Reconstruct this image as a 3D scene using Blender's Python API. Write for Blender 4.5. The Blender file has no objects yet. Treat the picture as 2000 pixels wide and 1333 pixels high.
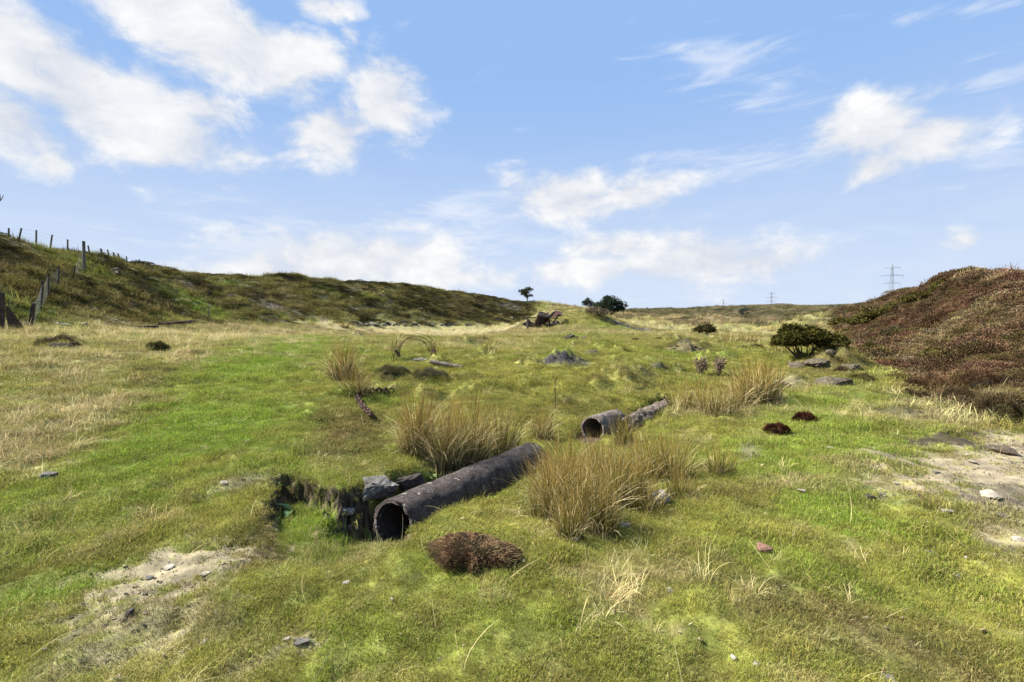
import bpy, bmesh, math, random
import numpy as np
from mathutils import Vector, Matrix

# ------------------------------------------------------------------ camera, sky, sun, exposure
S = bpy.context.scene
COL = S.collection
F_PX, HZ_PITCH, EYE = 916.0, math.radians(3.37), 1.60      # focal length in px of the 2000 px wide photo
cam = bpy.data.objects.new("camera", bpy.data.cameras.new("camera"))
COL.objects.link(cam)
cam.location = (0, 0, EYE)
cam.rotation_euler = (math.pi / 2 - HZ_PITCH, 0, 0)
cam.data.sensor_width = 36
cam.data.lens = 36 * F_PX / 2000
cam.data.clip_start, cam.data.clip_end = 0.05, 20000
S.camera = cam

SUN_AZ, SUN_EL = math.radians(-74), math.radians(44)       # azimuth from +Y, negative = left of the view
SKY_STRENGTH, EXPOSURE = 0.14, 1.76
S.view_settings.view_transform = 'Standard'
S.view_settings.look = 'None'
S.view_settings.exposure = EXPOSURE
S.view_settings.gamma = 1
S.view_settings.use_curve_mapping = False
S.cycles.max_bounces = 6
S.cycles.diffuse_bounces = 3
S.cycles.transmission_bounces = 3
S.cycles.transparent_max_bounces = 6

sun = bpy.data.objects.new("sun", bpy.data.lights.new("sun", 'SUN'))
COL.objects.link(sun)
sd = Vector((math.sin(SUN_AZ) * math.cos(SUN_EL), math.cos(SUN_AZ) * math.cos(SUN_EL), math.sin(SUN_EL)))
sun.rotation_euler = sd.to_track_quat('Z', 'Y').to_euler()
sun.data.energy = 4.4
sun.data.angle = math.radians(1.5)
sun.data.color = (1.0, 0.95, 0.86)

CP, SP = math.cos(HZ_PITCH), math.sin(HZ_PITCH)


def ray(px, py):
    """direction of the photo pixel (2000 x 1333) scaled so that dir.y = 1"""
    rx, u = (px - 1000.0) / F_PX, (666.5 - py) / F_PX
    dy = u * SP + CP
    return rx / dy, 1.0, (u * CP - SP) / dy


def W(px, py, d):
    a, b, c = ray(px, py)
    return a * d, d, EYE + c * d


# clouds: (photo x, photo y, half width, half height, tilt in degrees, weight)
CUMULUS = [
    (330, 20, 170, 70, -22, 1.0), (470, 90, 170, 62, -18, 1.0), (600, 105, 110, 40, -8, .75), (630, 10, 70, 26, 0, .7),
    (40, 95, 110, 70, -25, 1.0), (160, 190, 210, 72, -20, 1.0), (310, 250, 160, 70, -18, 1.0), (300, 300, 70, 38, -10, .8),
    (30, 240, 130, 60, -15, .95), (400, 215, 90, 44, 0, .8), (98, 318, 48, 32, -50, .8),
    (660, 258, 84, 55, 15, .95), (755, 195, 70, 72, 60, .95), (590, 300, 60, 26, 10, .45), (690, 75, 26, 30, 60, .5),
    (470, 305, 60, 24, 20, .5), (120, 130, 150, 60, -20, 1.0), (230, 235, 150, 60, -22, 1.0), (360, 60, 160, 60, -18, 1.0), (540, 110, 120, 44, -10, .9),
    (1700, 258, 110, 50, -8, 1.0), (1795, 275, 100, 44, 5, 1.0), (1715, 318, 75, 36, 10, .9),
    (1110, 385, 120, 46, -4, .9), (1240, 378, 110, 40, 0, .8), (1100, 418, 70, 24, 10, .6),
    (640, 512, 180, 54, 2, .95), (770, 512, 150, 54, -8, .95), (560, 525, 160, 44, 0, .75),
    (1200, 482, 95, 28, 0, .85), (1380, 505, 130, 48, -6, .95), (1480, 510, 110, 40, 0, .85), (1290, 525, 170, 38, 0, .75),
    (1880, 470, 60, 28, 0, .6), (1180, 528, 260, 40, 0, .6), (480, 545, 240, 36, 0, .6), (900, 545, 260, 30, 0, .5),
]
WISPS = [
    (1400, 130, 170, 48, -14, .95), (1510, 175, 70, 30, 20, .8), (1960, 155, 130, 22, 4, .9), (1900, 15, 140, 24, -10, .8),
    (1400, 330, 300, 30, 3, .72), (1340, 365, 200, 30, 10, .6), (1940, 320, 150, 36, 4, .75), (900, 405, 150, 34, 10, .9),
    (850, 440, 200, 34, 6, .9), (1570, 470, 130, 26, 0, .8), (900, 300, 100, 18, 4, .5), (560, 185, 80, 26, -10, .7),
    (500, 460, 240, 46, 4, .8), (1000, 470, 320, 40, 0, .6), (1350, 300, 200, 16, 0, .6), (720, 110, 60, 40, 60, .6),
]


def build_world():
    w = bpy.data.worlds.new("World")
    S.world = w
    w.use_nodes = True
    nt = w.node_tree
    nt.nodes.clear()
    N, L = nt.nodes.new, nt.links.new

    def math_n(op, a, b=None, clamp=False):
        n = N('ShaderNodeMath'); n.operation = op; n.use_clamp = clamp
        for i, v in enumerate((a, b)):
            if v is None: continue
            if isinstance(v, (int, float)): n.inputs[i].default_value = v
            else: L(v, n.inputs[i])
        return n.outputs[0]

    sky = N('ShaderNodeTexSky')
    sky.sky_type = 'NISHITA'
    sky.sun_disc = False
    sky.sun_elevation = SUN_EL
    sky.sun_rotation = SUN_AZ
    sky.air_density, sky.dust_density, sky.ozone_density = 1.0, 0.15, 2.5
    sky.altitude = 300
    tc = N('ShaderNodeTexCoord')
    sep = N('ShaderNodeSeparateXYZ'); L(tc.outputs['Generated'], sep.inputs[0])
    az = math_n('ARCTAN2', sep.outputs[0], sep.outputs[1])
    el = math_n('ARCSINE', sep.outputs[2])
    comb = N('ShaderNodeCombineXYZ'); L(az, comb.inputs[0]); L(el, comb.inputs[1])
    ae = comb.outputs[0]

    def blobs(lst):
        out = None
        for px, py, rx, ry, rot, wt in lst:
            x, y, z = ray(px, py)
            hl = math.hypot(x, y)
            ca, ce = math.atan2(x, y), math.atan2(z, hl)
            k = math.cos(ca) ** 2          # rectilinear stretch away from the centre of the frame
            m = N('ShaderNodeMapping'); m.vector_type = 'TEXTURE'
            m.inputs['Location'].default_value = (ca, ce, 0)
            m.inputs['Rotation'].default_value = (0, 0, math.radians(rot))
            m.inputs['Scale'].default_value = (rx * 1.36 / F_PX * k, ry * 1.42 / F_PX * math.cos(ca) * math.cos(ce), 1)
            L(ae, m.inputs['Vector'])
            ln = N('ShaderNodeVectorMath'); ln.operation = 'LENGTH'; L(m.outputs[0], ln.inputs[0])
            v = math_n('SUBTRACT', wt, ln.outputs['Value'])
            out = v if out is None else math_n('MAXIMUM', out, v)
        return out

    # lumpy noise of the heaps, in direction space (seen on a dome)
    mp = N('ShaderNodeMapping'); mp.inputs['Scale'].default_value = (1, 1, 1.7); L(tc.outputs['Generated'], mp.inputs[0])
    n1 = N('ShaderNodeTexNoise'); n1.inputs['Scale'].default_value = 8.5; n1.inputs['Detail'].default_value = 9
    n1.inputs['Roughness'].default_value = 0.60; L(mp.outputs[0], n1.inputs['Vector'])
    n1.inputs['Distortion'].default_value = 0.25
    n2 = N('ShaderNodeTexNoise'); n2.inputs['Scale'].default_value = 3.2; n2.inputs['Detail'].default_value = 6; L(mp.outputs[0], n2.inputs['Vector'])
    cum = blobs(CUMULUS)
    # the same kind of heaps go on round the rest of the sky
    side = math_n('MULTIPLY', math_n('SUBTRACT', math_n('ABSOLUTE', az), 0.95), 2.0, True)
    gen = math_n('MULTIPLY', math_n('SUBTRACT', n2.outputs['Fac'], 0.62), 3.0)
    gen = math_n('SUBTRACT', gen, math_n('MULTIPLY', math_n('SUBTRACT', 1.0, side), 2.0))
    cum = math_n('MAXIMUM', cum, gen)
    dens = math_n('ADD', cum, math_n('MULTIPLY', math_n('SUBTRACT', n1.outputs['Fac'], 0.49), 2.6))
    mr = N('ShaderNodeMapRange'); mr.interpolation_type = 'SMOOTHSTEP'
    L(dens, mr.inputs[0]); mr.inputs[1].default_value = -0.12; mr.inputs[2].default_value = 0.66
    cumd = mr.outputs[0]
    # wisps: stretched noise
    mp2 = N('ShaderNodeMapping'); mp2.inputs['Scale'].default_value = (1, 1, 5.0); mp2.inputs['Rotation'].default_value = (0, math.radians(8), 0)
    L(tc.outputs['Generated'], mp2.inputs[0])
    n3 = N('ShaderNodeTexNoise'); n3.inputs['Scale'].default_value = 7; n3.inputs['Detail'].default_value = 10
    n3.inputs['Roughness'].default_value = 0.62; n3.inputs['Distortion'].default_value = 0.6; L(mp2.outputs[0], n3.inputs['Vector'])
    ws = math_n('MAXIMUM', blobs(WISPS), -0.25)
    wd = math_n('ADD', math_n('MULTIPLY', ws, 0.8), math_n('MULTIPLY', math_n('SUBTRACT', n3.outputs['Fac'], 0.52), 2.6))
    mr2 = N('ShaderNodeMapRange'); mr2.interpolation_type = 'SMOOTHSTEP'
    L(wd, mr2.inputs[0]); mr2.inputs[1].default_value = 0.0; mr2.inputs[2].default_value = 1.0; mr2.inputs[4].default_value = 0.62
    # veil of thin cloud towards the horizon
    vz = N('ShaderNodeMapRange'); vz.interpolation_type = 'SMOOTHSTEP'
    L(sep.outputs[2], vz.inputs[0]); vz.inputs[1].default_value = 0.46; vz.inputs[2].default_value = -0.02
    vz.inputs[3].default_value = 0.0; vz.inputs[4].default_value = 0.92
    veil = math_n('MULTIPLY', vz.outputs[0], math_n('ADD', math_n('MULTIPLY', n3.outputs['Fac'], 0.5), 0.68), True)

    grade = N('ShaderNodeMix'); grade.data_type = 'RGBA'; grade.blend_type = 'MULTIPLY'; grade.inputs['Factor'].default_value = 1
    L(sky.outputs[0], grade.inputs['A']); grade.inputs['B'].default_value = (1.22, 1.06, 1.0, 1)
    cap = N('ShaderNodeMix'); cap.data_type = 'RGBA'; cap.blend_type = 'DARKEN'; cap.inputs['Factor'].default_value = 1
    L(grade.outputs['Result'], cap.inputs['A']); cap.inputs['B'].default_value = (0.325 * CLOUD, 0.53 * CLOUD, 0.91 * CLOUD, 1)
    base = cap.outputs['Result']

    def over(base, fac, col):
        m = N('ShaderNodeMix'); m.data_type = 'RGBA'
        L(fac, m.inputs['Factor']); L(base, m.inputs['A'])
        if isinstance(col, tuple): m.inputs['B'].default_value = col
        else: L(col, m.inputs['B'])
        return m.outputs['Result']
    k = CLOUD
    base = over(base, veil, (0.76 * k, 0.85 * k, 0.99 * k, 1))
    base = over(base, mr2.outputs[0], (0.90 * k, 0.94 * k, 1.02 * k, 1))
    ccol = N('ShaderNodeMix'); ccol.data_type = 'RGBA'
    L(math_n('MULTIPLY', math_n('SUBTRACT', n1.outputs['Fac'], 0.36), 3.0, True), ccol.inputs['Factor'])
    ccol.inputs['A'].default_value = (0.72 * k, 0.76 * k, 0.84 * k, 1)
    ccol.inputs['B'].default_value = (1.04 * k, 1.04 * k, 1.03 * k, 1)
    base = over(base, math_n('MULTIPLY', cumd, 0.97), ccol.outputs['Result'])
    bg = N('ShaderNodeBackground'); bg.inputs['Strength'].default_value = SKY_STRENGTH
    L(base, bg.inputs['Color'])
    out = N('ShaderNodeOutputWorld'); L(bg.outputs[0], out.inputs['Surface'])
    w.cycles.sampling_method = 'MANUAL'
    w.cycles.sample_map_resolution = 512


CLOUD = 0.98 / (SKY_STRENGTH * 2 ** EXPOSURE)       # radiance of a white cloud for this exposure
build_world()

# ------------------------------------------------------------------ helpers
rng = np.random.default_rng(7)
random.seed(7)
A3 = lambda *a: np.array(a, dtype=float)


def hash2(ix, iy, seed):
    h = (ix.astype(np.int64) * 374761393 + iy.astype(np.int64) * 668265263 + seed * 1442695041) & 0xFFFFFFFF
    h = ((h ^ (h >> 13)) * 1274126177) & 0xFFFFFFFF
    h = ((h ^ (h >> 16)) * 2246822519) & 0xFFFFFFFF
    return ((h ^ (h >> 15)) & 0xFFFFFF) / float(0xFFFFFF)


def noise2(x, y, seed=0):
    """gradient noise, about -0.7..0.7"""
    ix, iy = np.floor(x), np.floor(y)
    fx, fy = x - ix, y - iy
    ux, uy = fx * fx * fx * (fx * (fx * 6 - 15) + 10), fy * fy * fy * (fy * (fy * 6 - 15) + 10)

    def g(dx, dy):
        a = hash2(ix + dx, iy + dy, seed) * 2 * math.pi
        return np.cos(a) * (fx - dx) + np.sin(a) * (fy - dy)
    a = g(0, 0) * (1 - ux) + g(1, 0) * ux
    b = g(0, 1) * (1 - ux) + g(1, 1) * ux
    return a * (1 - uy) + b * uy


def fbm(x, y, scale, octv=3, seed=0, gain=0.5):
    s, a, f = 0, 1.0, 1.0 / scale
    for o in range(octv):
        s = s + a * noise2(x * f + 17.3 * o, y * f - 9.1 * o, seed + o * 31)
        a *= gain; f *= 2.03
    return s


def sstep(a, b, x):
    t = np.clip((x - a) / (b - a), 0, 1)
    return t * t * (3 - 2 * t)


# ------------------------------------------------------------------ the lie of the land
CREST_L = [(0, 463, 33), (42, 476, 34), (97, 485, 36), (131, 493, 37), (163, 502, 38), (200, 510, 40), (244, 515.5, 44), (273, 521, 48),
           (299, 531, 52), (326, 540, 57), (365, 545, 61), (420, 541, 60), (475, 547, 62), (542, 540, 64), (634, 550, 70), (713, 554, 76),
           (760, 555.5, 82), (818, 562, 88), (883, 571, 95), (937, 578.5, 105), (979, 586, 115), (1005, 592, 122), (1047, 592.5, 130),
           (1084, 599.5, 135)]
CREST_R = [(1685, 592, 48), (1707, 581, 42), (1743, 573, 36), (1762, 568, 33), (1792, 562, 30), (1831, 548, 27), (1852, 532, 25), (1885, 525, 23.5),
           (1915, 521, 22), (1941, 525, 21), (1971, 522, 20), (2000, 528, 18), (2090, 545, 15)]
CREST_F = [(1226, 606, 320), (1330, 604, 320), (1362, 600.5, 320), (1400, 599, 320), (1470, 595.5, 320), (1525, 594, 320), (1558, 597, 320),
           (1633, 596.5, 320), (1690, 593, 320), (1800, 590, 320), (2100, 590, 320)]
FOOT_L = [(-400, 640, 11), (-150, 640, 13), (0, 638, 15.5), (100, 635, 18), (200, 632, 22), (300, 633, 28), (400, 634, 33), (550, 636, 40), (700, 637, 48),
          (850, 637, 58), (950, 637, 66), (1020, 636, 75)]
FOOT_R = [(1600, 632, 60), (1640, 650, 32), (1650, 690, 16), (1700, 718, 13), (1760, 750, 10.2), (1820, 785, 8.4), (1900, 820, 7.1), (2000, 838, 6.5), (2150, 850, 6.2)]
PTS = [
    # meadow, left to right and near to far
    (60, 680, 11), (100, 850, 5.8), (200, 900, 5), (300, 700, 11), (500, 700, 12), (650, 700, 13), (850, 700, 12.4), (1000, 700, 12.6), (1150, 700, 12.7), (1210, 712, 12.2), (1255, 738, 11.0), (1310, 752, 11.2), (1380, 742, 12.6), (1430, 720, 14.2),
    (1330, 705, 15.6), (300, 655, 18), (600, 660, 22), (800, 660, 24), (1000, 660, 24), (1200, 660, 26), (1350, 680, 19), (1350, 655, 30),
    (500, 800, 6.9), (500, 900, 4.75), (350, 1000, 3.75), (700, 850, 5.9), (850, 780, 8.9), (1000, 800, 8.1), (1000, 760, 9.6), (1100, 722, 11.4), (1000, 684, 16.5), (1150, 684, 16.8),
    # gully floor with the pipes and rushes
    (1040, 900, 6.0), (1165, 854, 7.3), (1290, 800, 9.2), (1150, 1020, 3.85), (1250, 940, 4.9), (1400, 905, 5.2), (1450, 795, 8.4), (1530, 760, 10),
    (1560, 695, 16.5), (1480, 690, 17),
    # right of the gully
    (1600, 900, 5.1), (1600, 800, 7.9), (1700, 850, 6.3), (1820, 790, 8.4), (1900, 900, 5.0), (2000, 950, 4.2), (1620, 735, 11.7),
    # valley floor
    (1250, 648, 40), (1400, 645, 46), (1450, 640, 80), (1560, 640, 80), (1620, 648, 42), (1300, 625, 150), (1450, 624, 210), (1600, 624, 190), (1230, 632, 100), (1640, 634, 62), (1665, 628, 95), (1600, 628, 120), (1700, 626, 150),
    # green mound with the wreck
    (1062, 606, 46), (1100, 602.5, 45), (1140, 602.5, 45), (1165, 608, 46), (1200, 622, 47), (1220, 629, 48), (1245, 636, 48),
    (1100, 641, 38), (1200, 643, 38), (1040, 640, 41), (1150, 624, 41), (1010, 640, 46), (1075, 628, 41.5),
    # embankment face
    (400, 590, 42), (600, 590, 52.6), (800, 596, 67.5), (150, 560, 27), (30, 550, 22), (250, 575, 33), (950, 606, 86), (700, 592, 59), (500, 588, 47),
    # heather hill face
    (1900, 650, 14.2), (1800, 650, 19), (2000, 650, 11.2), (1950, 750, 8.4), (1700, 655, 23), (1750, 615, 28), (1880, 580, 19), (1980, 590, 14.5),
    (1820, 590, 23), (1800, 720, 12), (1880, 730, 9.8), (1650, 640, 34),
    # beyond the ridge end, under the trees
    (1120, 604, 145), (1160, 606, 160), (1195, 622, 122), (1225, 622, 150), (-250, 445, 27), (-700, 470, 17),
]
CREST_R = [(a_, b_ + 6, c_) for a_, b_, c_ in CREST_R]
cps = [W(*p) for p in PTS + CREST_L + CREST_R + CREST_F + FOOT_L + FOOT_R]
for px, py, d in CREST_L + CREST_R:
    x, y, z = W(px, py, d)
    for k, dz in ((1.22, .4), (1.7, 1.4)):
        zz = min(z - dz, EYE + (z - EYE) * k - dz * 2) if k < 1.5 else z * .55
        cps.append((x * k, y * k, zz))
for px, py, d in CREST_F:
    x, y, z = W(px, py, d)
    cps += [(x * 1.5, y * 1.5, z - 3), (x * 4, y * 4, -4), (x * 20, y * 20, -18)]
for deg in (-75, -40, -20, 0):
    for r, z in ((600, -2), (2500, -6), (7000, -18)):
        cps.append((r * math.sin(math.radians(deg)), r * math.cos(math.radians(deg)), z))
for deg in (-75, -50, -25, 0, 25, 50, 75):
    for r in (.4, 1.3, 2.2, 3.0):
        cps.append((r * math.sin(math.radians(deg)), r * math.cos(math.radians(deg)), 0))
for deg in (-150, -110, 110, 150, 180):
    for r in (.4, 3, 12, 60, 400, 6000):
        cps.append((r * math.sin(math.radians(deg)), r * math.cos(math.radians(deg)), 0 if r < 30 else -r * .003))
cps = np.array(cps)


def lp(x, y):
    r = np.hypot(x, y)
    return np.arctan2(x, y) * 1.6, np.log(np.maximum(r, .3))


CT, CR = lp(cps[:, 0], cps[:, 1])
C2 = 0.045 ** 2


def kern(t0, r0):
    return np.sqrt((t0[:, None] - CT[None]) ** 2 + (r0[:, None] - CR[None]) ** 2 + C2)


n_c = len(cps)
Mx = np.zeros((n_c + 3, n_c + 3))
Mx[:n_c, :n_c] = kern(CT, CR) - 0.002 * np.eye(n_c)
Mx[:n_c, n_c] = 1; Mx[:n_c, n_c + 1] = CT; Mx[:n_c, n_c + 2] = CR
Mx[n_c:, :n_c] = Mx[:n_c, n_c:].T
sol = np.linalg.solve(Mx, np.concatenate([cps[:, 2], [0, 0, 0]]))


def h_base(x, y):
    x, y = np.asarray(x, float).ravel(), np.asarray(y, float).ravel()
    t, r = lp(x, y)
    out = np.empty_like(t)
    for i in range(0, len(t), 40000):
        s = slice(i, i + 40000)
        out[s] = kern(t[s], r[s]) @ sol[:n_c] + sol[n_c] + sol[n_c + 1] * t[s] + sol[n_c + 2] * r[s]
    return out


def flat(px, py, z=0.0):
    a, b, c = ray(px, py)
    d = (z - EYE) / c
    return A3(a * d, d, z)


# foot of the two hills as distance from the camera against bearing
def foot_fn(lst):
    q = sorted((math.atan2(W(*p)[0], W(*p)[1]), math.hypot(*W(*p)[:2])) for p in lst)
    a, b = np.array([i[0] for i in q]), np.array([i[1] for i in q])
    return lambda th: np.interp(th, a, b)


FL, FR = foot_fn(FOOT_L), foot_fn(FOOT_R)
TH_L1 = math.atan2(*W(1035, 636, 75)[:2])
TH_R0 = math.atan2(*W(1632, 650, 30)[:2])


def hill_masks(x, y):
    th, r = np.arctan2(x, y), np.hypot(x, y)
    wob = fbm(x, y, 2.4, 4, 5) * .16
    ml = sstep(-.03, .08, (r / FL(th) - 1) + wob) * (1 - sstep(TH_L1 - .01, TH_L1 + .03, th)) * sstep(-1.5, -1.3, th)
    mr = sstep(-.10, .18, (r / FR(th) - 1) + wob * 1.7) * sstep(TH_R0 - .03, TH_R0 + .01, th) * (1 - sstep(75, 95, r)) * (1 - sstep(1.5, 1.7, th))
    return ml, mr


# the big pipe, and the two lengths farther back (axis points on the centre line, near to far)
PIPE_R = .235
P1A, P1B = A3(-1.02, 3.93, -.23), A3(.27, 6.15, -.355)
P2A, P2B = A3(*W(1157, 839, 7.35)), A3(*W(1202, 823, 8.05))
P3A, P3B = A3(*W(1212, 843, 7.75)), A3(*W(1300, 799, 9.6))


def seg_d(x, y, a, b, ext=0.0):
    ab = b[:2] - a[:2]; L2 = ab @ ab
    t = ((x - a[0]) * ab[0] + (y - a[1]) * ab[1]) / L2
    tc = np.clip(t, -ext, 1)
    return np.hypot(x - a[0] - tc * ab[0], y - a[1] - tc * ab[1]), tc


PIT = np.array([flat(px, py, .03)[:2] for px, py in ((548, 938), (600, 944), (660, 962), (735, 968), (800, 985), (790, 1040), (718, 1052), (640, 1082), (560, 1088),
                                                    (525, 1050), (535, 990))])


def poly_sd(x, y, P):
    """signed distance to a polygon, negative inside"""
    d = np.full(x.shape, 1e9); inside = np.zeros(x.shape, bool)
    n = len(P)
    for i in range(n):
        a, b = P[i], P[(i + 1) % n]
        e = b - a
        t = np.clip(((x - a[0]) * e[0] + (y - a[1]) * e[1]) / (e @ e), 0, 1)
        d = np.minimum(d, np.hypot(x - a[0] - t * e[0], y - a[1] - t * e[1]))
        c = ((a[1] > y) != (b[1] > y)) & (x < (b[0] - a[0]) * (y - a[1]) / (b[1] - a[1] + 1e-12) + a[0])
        inside ^= c
    return np.where(inside, -d, d)


# humps: (photo x, photo y, half width px, half depth m, height m)
HUMPS = []


def bump(x, y, cx, cy, rx, ry):
    """rounded hump 0..1 in the frame of the sight line through its centre"""
    a = math.atan2(cx, cy)
    dx, dy = x - cx, y - cy
    u = (dx * math.cos(a) - dy * math.sin(a)) / rx
    v = (dx * math.sin(a) + dy * math.cos(a)) / ry
    q = u * u + v * v
    return np.where(q < 1, (1 - np.minimum(q, 1)) ** 2, 0)


def height(x, y, detail=True):
    sh = np.shape(x)
    x, y = np.asarray(x, float).ravel(), np.asarray(y, float).ravel()
    z = h_base(x, y)
    th, r = np.arctan2(x, y), np.hypot(x, y)
    near = r < 14
    if detail:
        ml, mr = hill_masks(x, y)
        hm = np.maximum(ml, mr)
        far = sstep(8, 60, r)
        z = z + fbm(x, y, 2.4, 3, 11) * (.06 + .26 * far * (1 - sstep(60, 120, r))) * sstep(1.0, 4, r)
        z = z + np.maximum(fbm(x, y, .9, 3, 23), -.15) * (.075 + .05 * sstep(7, 12, r)) * (1 - sstep(25, 60, r))
        z = z + hm * ((fbm(x, y, 3.4, 3, 41) * .42 + np.abs(fbm(x, y, 1.1, 2, 43)) * .32) * (1 - .15 * mr) - .10 - .18 * mr)
        z = z + hm * fbm(x * .55 + y * .2, y, 9.0, 2, 47) * .5 * ml
        vf = sstep(60, 160, r) * (1 - ml)
        z = z + vf * (fbm(x, y, 26, 5, 53, .6) * 1.3)
        z[near] += fbm(x[near], y[near], .30, 4, 61, .6) * .034
    for hx, hy, rx, ry, hh in HUMPS:
        s = (np.abs(x - hx) < max(rx, ry)) & (np.abs(y - hy) < max(rx, ry))
        if s.any():
            z[s] += hh * bump(x[s], y[s], hx, hy, rx, ry) * (1 + 1.2 * fbm(x[s], y[s], .35 * max(rx, .4), 2, 71))
    s = near
    xs, ys = x[s], y[s]
    zz = z[s]
    wob = fbm(xs, ys, .22, 4, 81, .7) * .13
    sd_ = poly_sd(xs, ys, PIT) + wob
    # pit: steep at the back and left, easy at the front
    front = sstep(3.9, 3.25, ys)
    wall = .085 + .22 * front
    floor_ = -.19 + .10 * front + fbm(xs, ys, .3, 2, 83) * .05
    k = sstep(wall, -wall * .3, sd_)
    zz = zz * (1 - k) + np.minimum(zz, floor_) * k
    rim = np.exp(-(np.maximum(sd_, 0) / .12) ** 2) * (1 - k) * (1 - front)
    zz += rim * .035
    for a, b, rad, ext in ((P1A, P1B, PIPE_R, .07), (P2A, P2B, .2, .25), (P3A, P3B, .2, .1)):
        d_, t_ = seg_d(xs, ys, a, b, ext)
        az_ = a[2] + (b[2] - a[2]) * t_
        k = 1 - sstep(rad * 1.12, rad * (2.3 if rad > .22 else 1.5), d_ + wob * .7)
        zz = zz * (1 - k) + np.minimum(zz, az_ - rad * .72) * k
    z[s] = zz
    return z.reshape(sh)


def G(px, py, dmax=900.0, tune=True):
    """point of the ground seen at a photo pixel"""
    a, b, c = ray(px, py)
    d = np.exp(np.linspace(math.log(1.2), math.log(dmax), 620))
    for _ in range(2):
        f = EYE + c * d - height(a * d, d, tune)
        i = np.argmax(f < 0) if (f < 0).any() else len(d) - 1
        lo, hi = d[max(i - 1, 0)], d[i]
        d = np.linspace(lo, hi, 40)
    d = (lo + hi) / 2
    return A3(a * d, d, float(height(np.array([a * d]), np.array([d]))[0]))


# dark spoil humps and mossy hummocks raised out of the turf
for px, py, wpx, dep, hh in ((1100, 698, 52, 1.1, .20), (1158, 692, 26, .7, .12), (1345, 679, 56, 1.4, .30), (1285, 718, 26, .6, .14), (760, 724, 34, .8, .08), (830, 731, 40, .9, .09),
                             (1330, 644, 0, 0, 0), (1615, 712, 85, 1.6, .42), (1540, 745, 40, .8, .2), (1100, 785, 30, .45, .10), (1165, 745, 24, .5, .10), (1840, 860, 70, .5, .10),
                             (905, 735, 40, .6, .08), (1380, 628, 90, 25, 1.3), (1520, 632, 80, 20, .9), (1570, 640, 50, 8, .5), (1270, 636, 60, 14, .6), (960, 690, 60, .8, .10), (1030, 745, 50, .6, .10), (1220, 705, 50, .8, .14), (740, 770, 40, .5, .08), (930, 668, 60, 1.5, .14), (1180, 676, 40, 1.0, .16), (1460, 660, 80, 4, .34), (1425, 645, 60, 6, .35), (850, 685, 60, 1.2, .07), (610, 815, 60, .6, .08)):
    if hh == 0: continue
    g = G(px, py)
    HUMPS.append((g[0], g[1], wpx * g[1] / F_PX, dep, hh))
_h = random.Random(21)
for _ in range(60):
    g = G(_h.uniform(640, 1420), 646 + 130 * _h.random() ** 1.3)
    HUMPS.append((g[0], g[1], _h.uniform(.25, .75) * (g[1] / 12) ** .5, _h.uniform(.25, .6) * (g[1] / 12) ** .6, _h.uniform(.09, .22) * (g[1] / 12) ** .4 * _h.choice((1, 1, -.8))))

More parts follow.
